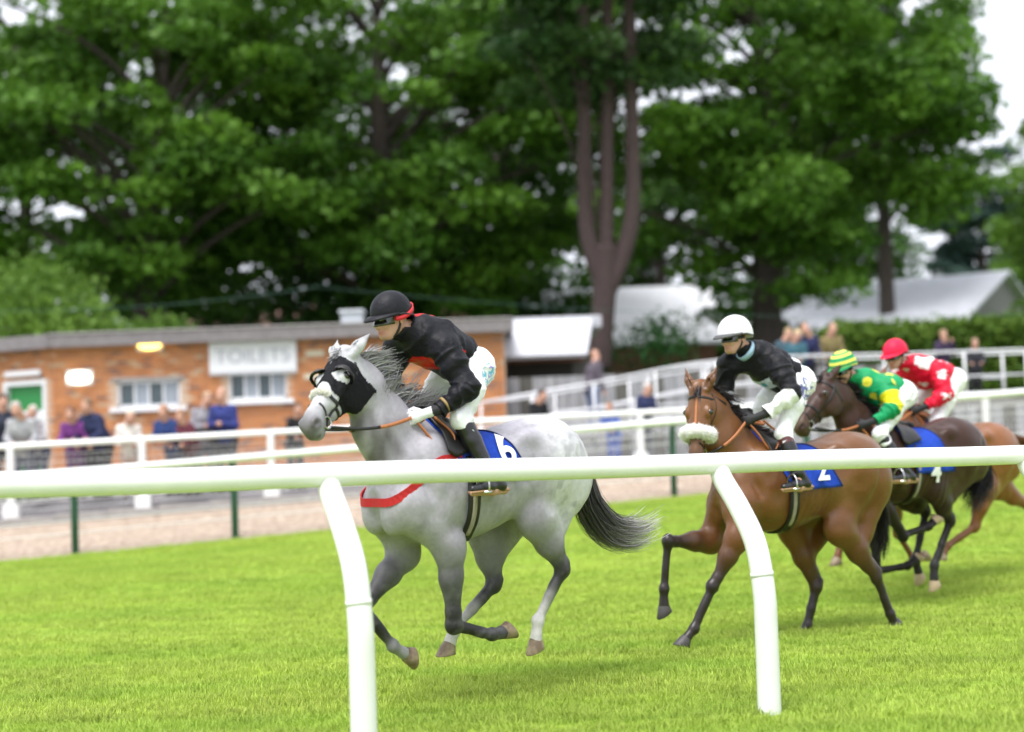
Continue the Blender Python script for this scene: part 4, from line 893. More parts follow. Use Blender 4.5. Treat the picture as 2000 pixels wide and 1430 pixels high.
# grass blades scattered over the near turf
rng = np.random.default_rng(11)
def tuft(seed, nb=13, hgt=.045):
    r = np.random.default_rng(seed); V, F, C = [], [], []
    for i in range(nb):
        b = A([*r.normal(0, .022, 2), -.004]); a = r.uniform(0, 6.28); d = A([math.cos(a), math.sin(a), 0]); s_ = A([-d[1], d[0], 0]) * r.uniform(.0022, .0038); h_ = hgt * r.uniform(.55, 1.25); ln = r.uniform(.2, .9) * h_
        P = [b, b + A([0, 0, h_ * .55]) + d * ln * .3, b + A([0, 0, h_]) + d * ln]
        n = len(V); V += [P[0] - s_, P[0] + s_, P[1] + s_ * .8, P[1] - s_ * .8, P[2]]; F += [(n, n + 1, n + 2, n + 3), (n + 3, n + 2, n + 4)]
        c = lerp(A([.36, .49, .065]), A([.48, .57, .12]), r.uniform()) * r.uniform(.7, 1.15); C += [c] * 5
    return mesh(V, F, False, A(C), 'tuft')
tc = bpy.data.collections.new('tufts')
for i in range(5):
    o = bpy.data.objects.new('tuft', tuft(i)); o.data.materials.append(m_blade); tc.objects.link(o)
ex = np.linspace(-9, 14, 47); gz = []
for t in np.linspace(0, 1, 60):
    Y = 5.2 * (1 - t) + (y_e(ex) - .15) * t; gz.append(np.stack([ex, Y, zt(ex, Y)], 1))
V = np.concatenate(gz); F = A([(i * 47 + j, i * 47 + j + 1, (i + 1) * 47 + j + 1, (i + 1) * 47 + j) for i in range(59) for j in range(46)])
inview = (np.abs(V[:, 0] - .2) < V[:, 1] * .40 + .8); F = F[inview[F].any(1)]
gm = mesh(V, F, True); at_ = gm.attributes.new('dens', 'FLOAT', 'POINT'); at_.data.foreach_set('value', np.clip(620 * (9 / np.maximum(V[:, 1], 6)) ** 1.15, 110, 650).astype(np.float32))
grass = tag(obj('grass', gm, m_blade), 'short bright green turf grass across the racecourse', 'grass', kind='stuff')
ng = bpy.data.node_groups.new('grass', 'GeometryNodeTree'); ng.interface.new_socket('Geometry', in_out='INPUT', socket_type='NodeSocketGeometry'); ng.interface.new_socket('Geometry', in_out='OUTPUT', socket_type='NodeSocketGeometry')
N, Lk = ng.nodes, ng.links; gi, go = N.new('NodeGroupInput'), N.new('NodeGroupOutput'); dp = N.new('GeometryNodeDistributePointsOnFaces'); na_ = N.new('GeometryNodeInputNamedAttribute'); na_.data_type = 'FLOAT'; na_.inputs[0].default_value = 'dens'
Lk.new(gi.outputs[0], dp.inputs['Mesh']); Lk.new(na_.outputs[0], dp.inputs['Density']); ip = N.new('GeometryNodeInstanceOnPoints'); ci = N.new('GeometryNodeCollectionInfo'); ci.inputs[0].default_value = tc; ci.inputs[1].default_value = True; ci.inputs[2].default_value = True
rv = N.new('FunctionNodeRandomValue'); rv.data_type = 'FLOAT_VECTOR'; rv.inputs[0].default_value = (0, 0, 0); rv.inputs[1].default_value = (.15, .15, 6.28); rs = N.new('FunctionNodeRandomValue'); rs.data_type = 'FLOAT'; rs.inputs[2].default_value = .5; rs.inputs[3].default_value = 1.35
Lk.new(dp.outputs[0], ip.inputs['Points']); Lk.new(ci.outputs[0], ip.inputs['Instance']); ip.inputs['Pick Instance'].default_value = True; Lk.new(rv.outputs[0], ip.inputs['Rotation']); Lk.new(rs.outputs[1], ip.inputs['Scale']); Lk.new(ip.outputs[0], go.inputs[0])
gmod = grass.modifiers.new('scatter', 'NODES'); gmod.node_group = ng

# ---- near running rail: one white tube on gooseneck posts
RD = nrm(A([.895, .446])); RN = A([-RD[1], RD[0]])
def railpt(px, y, Yg): return at(px, y, Yg)
ra, rb_ = at(0, 948, 7.2), at(2000, 887, 10.15); rd = (rb_ - ra)
rail = empty('running_rail', (ra[0], ra[1], 0), 'thick white plastic running rail in front of the horses', 'rail'); r0 = A([ra[0], ra[1], 0.])
t_ = np.linspace(-.6, 1.7, 60); P = ra + rd * t_[:, None]; P[:, 2] += -.004 * np.sin(t_ * 15); MB().tube(P - r0, .062, 24).build('rail_tube', m_plastic, rail, True)
hd_ = nrm(A([rd[0], rd[1], 0])); outw = A([hd_[1], -hd_[0], 0])          # towards the camera
def goose(t):
    c = ra + rd * t; pts = [c + A([0, 0, -.02]), c + outw * .05 + A([0, 0, -.10]), c + outw * .20 + A([0, 0, -.26]), c + outw * .34 + A([0, 0, -.46]), c + outw * .40 + A([0, 0, -.72]), A([*(c + outw * .405)[:2], .45]), A([*(c + outw * .40)[:2], -.1])]
    P = catmull(pts, 10); MB().tube(P - r0, np.interp(np.arange(len(P)), [0, 8, 40, len(P)], [.054, .060, .064, .066]), 20).build('post', m_plastic, rail, True)
    k = int(len(P) * .60); MB().tube(P[k:k + 2] - r0, .0662, 20).build('post_collar', m_plastic, rail, True)
def t_at(px):                                            # where along the rail a post top stands
    lo, hi = -.5, 1.6
    for _ in range(40):
        m = (lo + hi) / 2; q = ra + rd * m - CP; x = 1000 + F_PX * (q @ CR) / (q @ CF)
        lo, hi = (m, hi) if x < px else (lo, m)
    return lo
t1, t2 = t_at(640), t_at(1402); dt = t2 - t1
for k in range(-1, 4): goose(t1 + dt * k)

# ---- far running rail with green posts and wires
fx = np.arange(-24, 24, .5)
fr_ = empty('running_rail', (0, 0, 0), 'far white running rail on green posts beside the gravel', 'rail')
def yr(X): return y_e(X) - .12
MB().tube(np.stack([fx, yr(fx), e_(fx) + 1.33], 1), .062, 14).build('rail_tube', m_plastic, fr_, True)
for X in np.arange(-22.2, 22, 2.5):
    z = float(e_(X)); MB().tube([(X, yr(X) + .25, z - .1), (X, yr(X) + .25, z + .9), (X, yr(X) + .17, z + 1.15), (X, yr(X), z + 1.30)], [.06, .06, .055, .05], 10).build('post', m_greenpost, fr_, True)
for h_ in (.95, 1.12, .55, .35): MB().tube(np.stack([fx, yr(fx) + .24, e_(fx) + h_], 1), .008, 5).build('wire', m_whitemetal, fr_, True)

# ---- spectator rail on the kerb
sr = empty('spectator_rail', (0, 0, 0), 'white crowd rail with posts and wire infill on the concrete kerb', 'rail')
def zr(X): return 1.87 + .02 * (np.asarray(X) + 9.3)
ys = lambda X: y_k(X) + .12
MB().tube(np.stack([fx, ys(fx), zr(fx)], 1), .055, 12).build('rail_tube', m_plastic, sr, True)
for X in np.arange(-22.9, 22, 2.3):
    z = float(k_(X)) + .12; MB().box((X - .06, ys(X) - .06, z), (X + .06, ys(X) + .06, float(zr(X)) - .03)).build('post', m_whitemetal, sr, bevel=.01)
    MB().box((X - .14, ys(X) - .08, z), (X + .14, ys(X) + .08, z + .28)).build('post_foot', m_whitemetal, sr, bevel=.01)
for q in np.linspace(.1, .86, 8): MB().tube(np.stack([fx, ys(fx) + .02, k_(fx) + .14 + (zr(fx) - k_(fx) - .14) * q], 1), .0045, 4).build('wire', m_whitemetal, sr)
wm = MB()
for X in np.arange(-14, 14, .1): wm.box((X - .003, ys(X) + .028, float(k_(X)) + .2), (X + .003, ys(X) + .034, float(zr(X)) - .15))
o = wm.build('mesh_infill', m_whitemetal, sr); o['kind'] = 'stuff'

# ---- brick building
m_brick = mat('brick', (.46, .19, .07), .85, attr=True, var=.16, scale=1.3, bump=.3, bscale=90)
m_mortar = mat('mortar', (.54, .41, .31), .95, var=.15, scale=8)
m_fascia = mat('fascia', (.20, .18, .185), .7, var=.18, scale=2)
m_upvc = mat('white_upvc', (.78, .78, .80), .4, var=.04)
m_glass = mat('window_glass', (.06, .085, .095), .12, var=.2, scale=2, spec=.6)
m_frost = mat('frosted_glass', (.30, .33, .38), .35, var=.1, scale=5)
m_gdoor = mat('green_door', (.02, .22, .05), .5, var=.1)
def X_at(px, y, Y): return float(at(px, y, Y)[0])
def Z_at(px, y, Y): return float(at(px, y, Y)[2])
BY = 33.5; BX0, BX1 = X_at(108, 700, BY), X_at(985, 700, BY); ZT = Z_at(500, 652, BY)
bd = empty('brick_building', (BX0, BY, 1.1), 'low orange brick building with flat roof, sign and lamps', 'building')
bo = A([BX0, BY, 1.1])
wang = math.radians(152); wdir = A([math.cos(wang), math.sin(wang), 0]); wn = A([-wdir[1], wdir[0], 0])   # left wing turns away
wn = wn if wn[1] < 0 else -wn
Hh = ZT - 1.1; LW = 4.2
wins = [(X_at(228, 760, BY), X_at(352, 760, BY), Z_at(290, 795, BY), Z_at(290, 743, BY)), (X_at(446, 760, BY), X_at(561, 760, BY), Z_at(500, 781, BY), Z_at(500, 726, BY))]
door = (.28, 1.55, 0, Z_at(60, 744, BY + .5) - 1.1)     # along the wing from the corner
def wall_bricks(o0, d, nrm_, length, height, holes):
    V, F, n = [], [], 0; rows = int(height / .075); rg = np.random.default_rng(5); mb = MB()
    R_ = np.stack([d, nrm_, A([0, 0, 1.])], 1)
    for r in range(rows):
        z = r * .075; x = -.1125 * (r % 2)
        while x < length:
            x0, x1 = max(x, 0), min(x + .215, length); x += .225
            if x1 - x0 < .04: continue
            if any(x1 > h[0] and x0 < h[1] and z + .065 > h[2] and z < h[3] for h in holes): continue
            p = rg.uniform(.004, .011); mb.box((x0, -.02, z), (x1, p, z + .06), (R_, o0))
    return mb
holes = [(a - BX0, b - BX0, z0 - 1.1, z1 - 1.1) for a, b, z0, z1 in wins]
w1 = MB()
def slabs(mb, o0, d, nn, length, height, holes, th=.25):
    R_ = np.stack([d, nn, A([0, 0, 1.])], 1); xs = sorted({0, length, *[h[0] for h in holes], *[h[1] for h in holes]})
    for a, b in zip(xs[:-1], xs[1:]):
        hs_ = [h for h in holes if h[0] <= a + 1e-6 and h[1] >= b - 1e-6]
        if not hs_: mb.box((a, -th, 0), (b, 0, height), (R_, o0))
        else:
            h = hs_[0]
            if h[2] > 0: mb.box((a, -th, 0), (b, 0, h[2]), (R_, o0))
            mb.box((a, -th, h[3]), (b, 0, height), (R_, o0))
FX, FN = A([1., 0, 0]), A([0, -1., 0])
slabs(w1, A([0, 0, 0]), FX, FN, BX1 - BX0, Hh, holes); slabs(w1, A([0, 0, 0]), wdir, wn, LW, Hh, [door]); w1.box((BX1 - BX0 - .25, .25, 0), (BX1 - BX0, 7, Hh)); w1.box((-4, 6.8, 0), (BX1 - BX0 - .25, 7, Hh))
wo = w1.build('wall', m_mortar, bd)
def tint(o):
    n = len(o.data.vertices) // 8; rg = np.random.default_rng(n); k = rg.uniform(0, 1, (n, 1)); c = A([.40, .14, .045]) * (1 - k) + A([.56, .22, .07]) * k; pale = rg.uniform(size=n) < .06; c[pale] = (.5, .33, .2); dk = rg.uniform(size=n) < .07; c[dk] = (.22, .10, .07)
    ca = o.data.color_attributes.new('Col', 'FLOAT_COLOR', 'POINT'); a4 = np.ones((n * 8, 4), np.float32); a4[:, :3] = np.repeat(c, 8, 0); ca.data.foreach_set('color', a4.ravel())
b1 = wall_bricks(A([0, 0, 0]), FX, FN, BX1 - BX0, Hh, holes).build('brickwork', m_brick, wo); b1['kind'] = 'stuff'
b2 = wall_bricks(A([0, 0, 0]), wdir, wn, LW, Hh, [door]).build('brickwork', m_brick, wo); b2['kind'] = 'stuff'; tint(b1); tint(b2)
rf = MB().box((-.02, -.28, Hh), (BX1 - BX0 + .2, 7.2, Hh + .08)).build('roof', m_fascia, bd)
MB().box((-.05, -.32, Hh - .17), (BX1 - BX0 + .22, -.28, Hh + .13)).build('fascia', m_fascia, rf, bevel=.01)
R_w = np.stack([wdir, wn, A([0, 0, 1.])], 1); MB().box((-.08, .26, Hh - .17), (LW + .2, .31, Hh + .13), (R_w, A([0, 0, 0]))).box((0, -4, Hh + .002), (LW, .26, Hh + .06), (R_w, A([0, 0, 0]))).build('fascia', m_fascia, rf, bevel=.01)
MB().tube([(-.05, -.33, Hh + .125), (BX1 - BX0 + .2, -.33, Hh + .125)], .02, 8).build('roof_trim', m_conc, rf)
for h in holes:
    x0, x1, z0, z1 = h; w_ = MB().box((x0, .05, z0), (x1, .12, z0 + .06)).box((x0, .05, z1 - .06), (x1, .12, z1)).box((x0, .05, z0), (x0 + .06, .12, z1)).box((x1 - .06, .05, z0), (x1, .12, z1)).build('window', m_upvc, bd)
    t3 = np.linspace(x0 + .06, x1 - .06, 5)
    for i in range(4):
        MB().box((t3[i] + .02, .08, z0 + .06), (t3[i + 1] - .02, .095, z1 - .06)).build('pane', (m_glass, m_frost)[i % 2], w_)
        if i: MB().box((t3[i] - .02, .055, z0 + .06), (t3[i] + .02, .115, z1 - .06)).build('mullion', m_upvc, w_)
    MB().box((x0 - .15, -.10, z0 - .10), (x1 + .15, .05, z0)).build('sill', m_upvc, w_, bevel=.01)
    MB().box((x0 - .12, -.03, z1), (x1 + .12, .04, z1 + .08)).build('lintel', m_conc, w_)
x0, x1, _, zd = door
d_ = MB().box((x0 + .08, -.14, 0), (x1 - .08, -.08, zd - .08), (R_w, A([0, 0, 0]))).build('door', m_gdoor, bd)
MB().box((x0, -.14, 0), (x0 + .09, .03, zd), (R_w, A([0, 0, 0]))).box((x1 - .09, -.14, 0), (x1, .03, zd), (R_w, A([0, 0, 0]))).box((x0 + .09, -.14, zd - .1), (x1 - .09, .03, zd), (R_w, A([0, 0, 0]))).build('door_frame', m_upvc, d_)
MB().box((x0 + .09, -.075, 1.42), (x1 - .09, -.06, 1.62), (R_w, A([0, 0, 0]))).build('door_rail', m_upvc, d_)
MB().tube(A([(x0 + .2, -.02, 1.0), (x0 + .2, -.02, 1.18)]) @ R_w.T, .02, 8).build('door_handle', m_steel, d_)
MB().box((x0 + .1, .03, zd + .10), (x1 - .1, .1, zd + .22), (R_w, A([0, 0, 0]))).build('door_plate', m_upvc, bd, bevel=.01)
for px, y in ((615, 692), (612, 737)): MB().box((X_at(px, y, BY) - BX0 - .2, -.03, Z_at(px, y, BY) - 1.14), (X_at(px, y, BY) - BX0 + .2, .0, Z_at(px, y, BY) - 1.02)).build('vent', mat('cream_vent', (.6, .55, .42), .7), bd)
fl = X_at(682, 630, BY) - BX0; MB().box((fl - .24, .5, Hh), (fl + .24, .98, Hh + .42)).box((fl - .28, .46, Hh + .42), (fl + .28, 1.02, Hh + .5)).build('roof_vent', mat('galvanised', (.5, .53, .57), .5, metal=.3), bd, bevel=.02)
# sign
sx0, sx1, sz0, sz1 = X_at(410, 700, BY), X_at(580, 700, BY), Z_at(495, 731, BY), Z_at(495, 662, BY)
sg = empty('wall_sign', (sx0, BY - .1, sz0), 'white rectangular sign with pale grey capital letters on the brick wall', 'sign'); sw, sh = sx1 - sx0, sz1 - sz0
MB().box((0, 0, 0), (sw, .08, sh)).build('board', m_upvc, sg, bevel=.008)
for zz in (.035, sh - .055): MB().box((.02, -.008, zz), (sw - .02, 0, zz + .018)).build('rule', mat('grey_rule', (.25, .25, .3), .6), sg)
cu = bpy.data.curves.new('t', 'FONT'); cu.body = 'TOILETS'; cu.size = .44; cu.align_x = 'CENTER'; cu.align_y = 'CENTER'; cu.extrude = .004; to = bpy.data.objects.new('t', cu); COL.objects.link(to)
me = bpy.data.meshes.new_from_object(to.evaluated_get(bpy.context.evaluated_depsgraph_get())); bpy.data.objects.remove(to)
lt = obj('lettering', me, mat('pale_letter', (.42, .43, .48), .6), sg, (sw / 2, -.006, sh / 2)); lt.rotation_euler = (math.pi / 2, 0, 0); lt.scale = (1.0, 1, 1)
# lit bulkhead lamps
def lamp(px, y, Yw, col, label, st, w=.52, h=.27):
    p = at(px, y, Yw); t = empty('wall_lamp', p, label, 'lamp', 'lit lamps on the brick building')
    Bq = Blob(); Bq.ell((0, -.07, 0), (w / 2, .10, h / 2), .02); V, F = Bq.mesh(.02); obj('diffuser', mesh(V, F, True), mat('lamp_glow', col, .4, var=0, emit=st), t)
    MB().box((-w / 2 - .03, -.04, -h / 2 - .03), (w / 2 + .03, .0, h / 2 + .03)).build('base', m_upvc, t, bevel=.02); MB().tube([(-w / 2, -.16, 0), (w / 2, -.16, 0)], .008, 6).tube([(0, -.17, -h / 2), (0, -.17, h / 2)], .008, 6).build('guard', m_whitemetal, t)
lamp(293, 671, BY - .02, (1, .62, .12), 'glowing amber bulkhead lamp under the roof edge', 3.2); lamp(156, 738, BY + .0, (1, .93, .72), 'glowing pale bulkhead lamp beside the green door', 3.2)

# ---- ramp and platform with white handrails and grey boarding
m_board = mat('grey_board', (.32, .32, .33), .8, var=.25, scale=3, stretch=(1, 1, .15)); m_board2 = mat('dark_board', (.12, .115, .10), .85, var=.25)
m_deck = mat('deck', (.25, .24, .23), .85)
pf = empty('viewing_platform', (4.3, 32.3, 1.1), 'raised viewing platform with access ramp, white handrails and grey boarding', 'platform'); po = A([4.3, 32.3, 1.1])
MB().box((0, 0, .95), (8.2, 2.4, 1.1)).build('deck', m_deck, pf)
MB().add(A([(-5.2, 0, .2), (0, 0, .95), (0, 1.5, .95), (-5.2, 1.5, .2), (-5.2, 0, .32), (0, 0, 1.1), (0, 1.5, 1.1), (-5.2, 1.5, .32)]), [(0, 3, 2, 1), (4, 5, 6, 7), (0, 1, 5, 4), (1, 2, 6, 5), (2, 3, 7, 6), (3, 0, 4, 7)]).build('ramp', m_deck, pf)
for x in np.arange(0, 8.2, .26): MB().box((x, -.03, 0), (x + .245, .0, .95)).build('board', (m_board, m_board, m_board2)[int(x * 7) % 3], pf)
for x in np.arange(-5.2, 5.2, .27): MB().box((x, 2.5, 0), (x + .25, 2.53, 2.0)).build('board', (m_board, m_board, m_board, m_board2)[int(abs(x) * 9.7) % 4], pf)
m_hand = mat('handrail_paint', (.62, .62, .65), .4, var=.08)
def hrail(pts, r=.033): MB().tube(catmull(pts, 6), r * .82, 10).build('handrail', m_hand, pf, True)
for yy, dz_ in ((-.06, 0), (1.5, .06)):
    hrail([(-5.4, yy, 1.33 + dz_), (-2.6, yy, 1.72 + dz_), (0.1, yy, 2.1), (4, yy, 2.1), (6.55 + (0 if yy < 0 else 1.4), yy, 2.1)]); hrail([(-5.4, yy, .78 + dz_), (-2.6, yy, 1.18 + dz_), (.1, yy, 1.58), (4, yy, 1.58), (6.55, yy, 1.58)], .026)
    for x in np.arange(-5.2, 6.7, 1.3):
        zb = 1.05 + min(x, 0) * .15; MB().tube([(x, yy, zb - .2), (x, yy, zb + 1.05)], .026, 8).build('rail_post', m_whitemetal, pf, True)
for yy, za in ((.75, 1.42), (-.75, .95), (-.75, .5)):
    hrail([(-5.6, yy, za - .02), (-4.2, yy, za + .04), (-1.8, yy, za + .34), (.3, yy, za + .62), (1.6, yy, za + .66)], .03)
    for x in np.arange(-5.0, 1.6, 1.6): MB().tube([(x, yy, 0), (x, yy, za + max(0, (x + 4.2) * .14))], .024, 8).build('rail_post', m_whitemetal, pf, True)
for za in (.62, .9, 1.15): hrail([(-3.4, -.4, za), (-.6, -.4, za + .06), (1.9, -.4, za + .08)], .026)

# ---- kiosk, sheds, houses
m_sheet = mat('white_sheeting', (.80, .80, .83), .5, var=.06, scale=.7); m_dark = mat('dark_interior', (.03, .028, .02), .9); m_rbrick = mat('red_brown_wall', (.20, .10, .06), .9, var=.2, scale=2); m_tile = mat('roof_tile', (.24, .13, .09), .85, var=.3, scale=3)
m_roofgrey = mat('grey_sheet_roof', (.52, .53, .58), .45, var=.10, scale=.4, bump=.2, bscale=3)
m_ksheet = mat('off_white_sheeting', (.50, .50, .54), .6, var=.08, scale=.7)
kx0, kx1 = X_at(985, 660, 37), X_at(1150, 660, 37); kk = empty('kiosk', ((kx0 + kx1) / 2, 37, 1.1), 'kiosk with a deep white fascia and dark serving hatch beside the brick building', 'kiosk'); kw = (kx1 - kx0) / 2
kz0, kz1 = Z_at(1065, 698, 37) - 1.1, Z_at(1065, 617, 37) - 1.1
V_ = A([(-kw, -.9, kz0), (kw * .9, -.9, kz0), (kw * 1.15, .6, kz1), (-kw, .6, kz1)]); MB().add(np.vstack([V_, V_ + A([0, .06, -.08])]), [(0, 1, 2, 3), (7, 6, 5, 4), (0, 4, 5, 1), (1, 5, 6, 2), (2, 6, 7, 3), (3, 7, 4, 0)]).build('roof', m_ksheet, kk); MB().box((-kw, .55, kz1 - .28), (kw * 1.35, 4, kz1 + .02)).build('roof_cap', m_ksheet, kk, bevel=.02); MB().box((-kw, .3, 0), (kw, 3.8, kz0)).build('wall', m_board2, kk); MB().box((-kw * .9, .2, .9), (kw * .6, .3, kz0 - .05)).build('serving_hatch', m_dark, kk); MB().box((-kw, .12, kz0 - .12), (kw * .9, .2, kz0)).build('hatch_lintel', m_rbrick, kk)
def shed(c, L_, D_, hw, hr, rz, label, name='barn', roofm=m_roofgrey, wallm=m_rbrick, over=.4):
    t = empty(name, c, label, 'building', None, rz); MB().box((-L_ / 2, -D_ / 2, 0), (L_ / 2, D_ / 2, hw)).build('wall', wallm, t)
    for s_ in (-1, 1):
        y0, z0 = s_ * (D_ / 2 + over), hw - over * (hr - hw) / (D_ / 2); x = L_ / 2 + over
        V = A([(-x, y0, z0), (x, y0, z0), (x, 0, hr), (-x, 0, hr)]); V = np.vstack([V, V + A([0, 0, .12])]); MB().add(V, [(0, 1, 2, 3), (7, 6, 5, 4), (0, 4, 5, 1), (1, 5, 6, 2), (2, 6, 7, 3), (3, 7, 4, 0)]).build('roof', roofm, t)
        gx = s_ * L_ / 2; MB().add(A([(gx, -D_ / 2, hw), (gx, D_ / 2, hw), (gx, 0, hr)]) , [(0, 1, 2)]).build('gable', wallm, t)
    return t
m_gwall = mat('grey_cladding', (.20, .19, .19), .8, var=.15, scale=2)
q = at(1800, 620, 68); shed((q[0], 70, 1.1), 8.5, 12, 4.9, 7.3, math.radians(-35), 'pale grey roofed barn beyond the hedge', wallm=m_gwall)
q = at(1262, 620, 62); shed((q[0] - .6, 64, 1.1), 6.2, 8, 4.4, 6.8, 0, 'white roofed shed seen between the tree trunks', 'shed', m_sheet)
q = at(900, 600, 70); tt_ = shed((q[0] - 1.5, 72, 1.1), 7, 8, 4.0, 7.6, math.radians(12), 'house with brown tiled roof behind the brick building', 'house', m_tile)
q = at(500, 560, 85); shed((q[0], 86, 1.1), 12, 8, 6, 8.6, math.radians(-8), 'house with reddish roof glimpsed between the dark trees', 'house', mat('pink_tile', (.17, .095, .075), .85, var=.2))
# overhead green cable
cb = empty('overhead_cable', (0, 41, 6), 'thin green cable strung across in front of the trees', 'cable'); a_, b_ = at(-200, 600, 41), at(620, 560, 41); tq = np.linspace(0, 1, 30)[:, None]; P = a_ + (b_ - a_) * tq; P[:, 2] -= .9 * (4 * tq * (1 - tq))[:, 0] * .35; MB().tube(P - A([0, 41, 6]), .008, 5).build('cable_span', m_greenpost, cb)
a_, b_ = at(620, 560, 41), at(2300, 600, 41); P = a_ + (b_ - a_) * tq; P[:, 2] -= .5 * (4 * tq * (1 - tq))[:, 0]; MB().tube(P - A([0, 41, 6]), .006, 5).build('cable_span', m_greenpost, cb)
# ------------------------------------------------------------------ trees and shrubs
m_leaf = mat('foliage', attr=True, rough=.55, spec=.25, var=.2, scale=.5, transl=.32)
m_bark = mat('bark', (.06, .047, .04), .95, var=.35, scale=5, stretch=(1, 1, .25), bump=.8, bscale=12)
m_barkred = mat('reddish_bark', (.060, .040, .038), .95, var=.3, scale=5, stretch=(1, 1, .25), bump=.8, bscale=12)
def leafmesh(P, size, cols, rng, upw=.9):
    n = len(P); nn = nrm(rng.normal(size=(n, 3)) + A([0, -.25, upw])); t = nrm(np.cross(nn, rng.normal(size=(n, 3)))); b = np.cross(nn, t); s_ = (size * rng.uniform(.6, 1.35, n))[:, None]
    V = np.stack([P - t * s_ * .6, P + b * s_ * .34 - nn * s_ * .08, P + t * s_ * .6 - nn * s_ * .12, P - b * s_ * .34 - nn * s_ * .08], 1).reshape(-1, 3)
    return V, np.arange(n * 4).reshape(-1, 4), np.repeat(cols, 4, 0)
LEAF_N = 0
def crown(pads, n, size, rng, c0, c1, up=.9, shell=.55):
    """pads: (m, 6) centre and radii of leafy sprays; leaves lie through each, denser on top and outside"""
    global LEAF_N
    m = len(pads); vol = (pads[:, 3] * pads[:, 4]); i = rng.choice(m, n, p=vol / vol.sum()); d = nrm(rng.normal(size=(n, 3))); r = rng.uniform(0, 1, n) ** .45
    d[:, 2] = np.where(rng.uniform(size=n) < .45, np.abs(d[:, 2]), d[:, 2]); P = pads[i, :3] + d * r[:, None] * pads[i, 3:6]
    P[:, 2] -= .18 * np.maximum(np.hypot(*(P - pads[i, :3])[:, :2].T), 0) ** 1.5 * .6
    tone = rng.uniform(0, 1, m)[i] * .6 + rng.uniform(0, 1, n) * .4; cols = A(c0)[None] * (1 - tone[:, None]) + A(c1)[None] * tone[:, None]; LEAF_N += n
    return leafmesh(P, size, cols, rng, up)
def tree(name, label, base, H_, cr, n, size, seed, c0=(.022, .075, .010), c1=(.085, .19, .022), trunk=(.45, .16), npad=90, low=.3, bark=None, lean=0, limbs=9, group='trees behind the racecourse', pad=(1.0, 1.9, .42), cx=0., stems=None):
    rng = np.random.default_rng(seed); base = A(base, float); t = empty(name, base, label, 'tree', group); bark = bark or m_bark
    # sprays inside the crown's envelope
    c = A([cx, 0, H_ * (low + (1 - low) / 2)]); R_ = A([cr[0], cr[1], H_ * (1 - low) / 2 * 1.02]); d = nrm(rng.normal(size=(npad, 3))); rr = rng.uniform(.15, 1, npad) ** .5; C = c + d * rr[:, None] * R_
    s_ = rng.uniform(pad[0], pad[1], npad); pads = np.column_stack([C, s_, s_ * rng.uniform(.8, 1.1, npad), s_ * pad[2] * rng.uniform(.8, 1.3, npad)])
    mb = MB(); ht = H_ * .8
    if stems is None:
        tp = catmull([(0, 0, -.3), (.03 * H_ * lean, 0, ht * .35), (.06 * H_ * lean + rng.normal(0, .2), 0, ht * .7), (.08 * H_ * lean, 0, ht)], 8); mb.tube(tp, np.linspace(1, .12, len(tp)) ** .8 * trunk[0] * (1 + .5 * np.exp(-np.linspace(0, 1, len(tp)) * 14)), 12)
        stemlist = [tp]
    else:
        stemlist = []
        for sp_ in stems: P = catmull(sp_['p'], 8); mb.tube(P, np.linspace(sp_['r'][0], sp_['r'][1], len(P)), 12); stemlist.append(P)
    pick = rng.choice(npad, min(npad, limbs * 5), replace=False)
    for k in pick:
        tp = stemlist[rng.integers(len(stemlist))]; e = pads[k, :3]; zs = tp[:, 2]; j = int(np.argmin(np.abs(zs - max(e[2] - np.hypot(e[0], e[1]) * rng.uniform(.35, .8), zs[len(zs) // 3])))); a = tp[j]
        P = catmull([a, lerp(a, e, .4) + A([0, 0, .1 * np.linalg.norm(e - a)]), lerp(a, e, .8) + A([0, 0, .06 * np.linalg.norm(e - a)]), e], 4); r0 = trunk[1] * rng.uniform(.35, .8)
        mb.tube(P, np.linspace(r0, .02, len(P)), 6)
    mb.build('trunk', bark, t, True)
    V, F, cc = crown(pads, n, size, rng, c0, c1); o = obj('crown', mesh(V, F, False, cc, 'crown'), m_leaf, t)
    return t
def gp(px, Y, z=1.1): return (X_at(px, 640, Y), Y, z)
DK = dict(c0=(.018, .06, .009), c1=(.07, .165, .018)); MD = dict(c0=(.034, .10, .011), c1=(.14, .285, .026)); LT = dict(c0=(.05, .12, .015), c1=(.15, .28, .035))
tree('broadleaf_tree', 'tall broadleaf tree rising behind the left end of the brick building', gp(250, 50), 19, (7.2, 5), 34000, .30, 21, trunk=(.5, .2), npad=125, low=.22, lean=1, **MD)
tree('broadleaf_tree', 'broad tree with a pale stout trunk behind the leading jockey', gp(755, 54), 20, (8.5, 5.5), 40000, .30, 22, trunk=(.78, .24), npad=150, low=.22, **MD)
tree('broadleaf_tree', 'large spreading tree with hanging boughs behind the jockey in the white cap', gp(1500, 52), 21, (7.4, 5.5), 48000, .28, 23, trunk=(.62, .2), npad=180, low=.19, **MD)
tree('broadleaf_tree', 'bright leafed tree filling the gap above the forked trunk', gp(1010, 62), 21, (6.5, 5), 17000, .32, 24, trunk=(.45, .18), npad=75, low=.2, **MD)
b = A([0, 0, 0.]); Yt = 43
def rel(px, y): return at(px, y, Yt) - A(gp(1178, Yt))
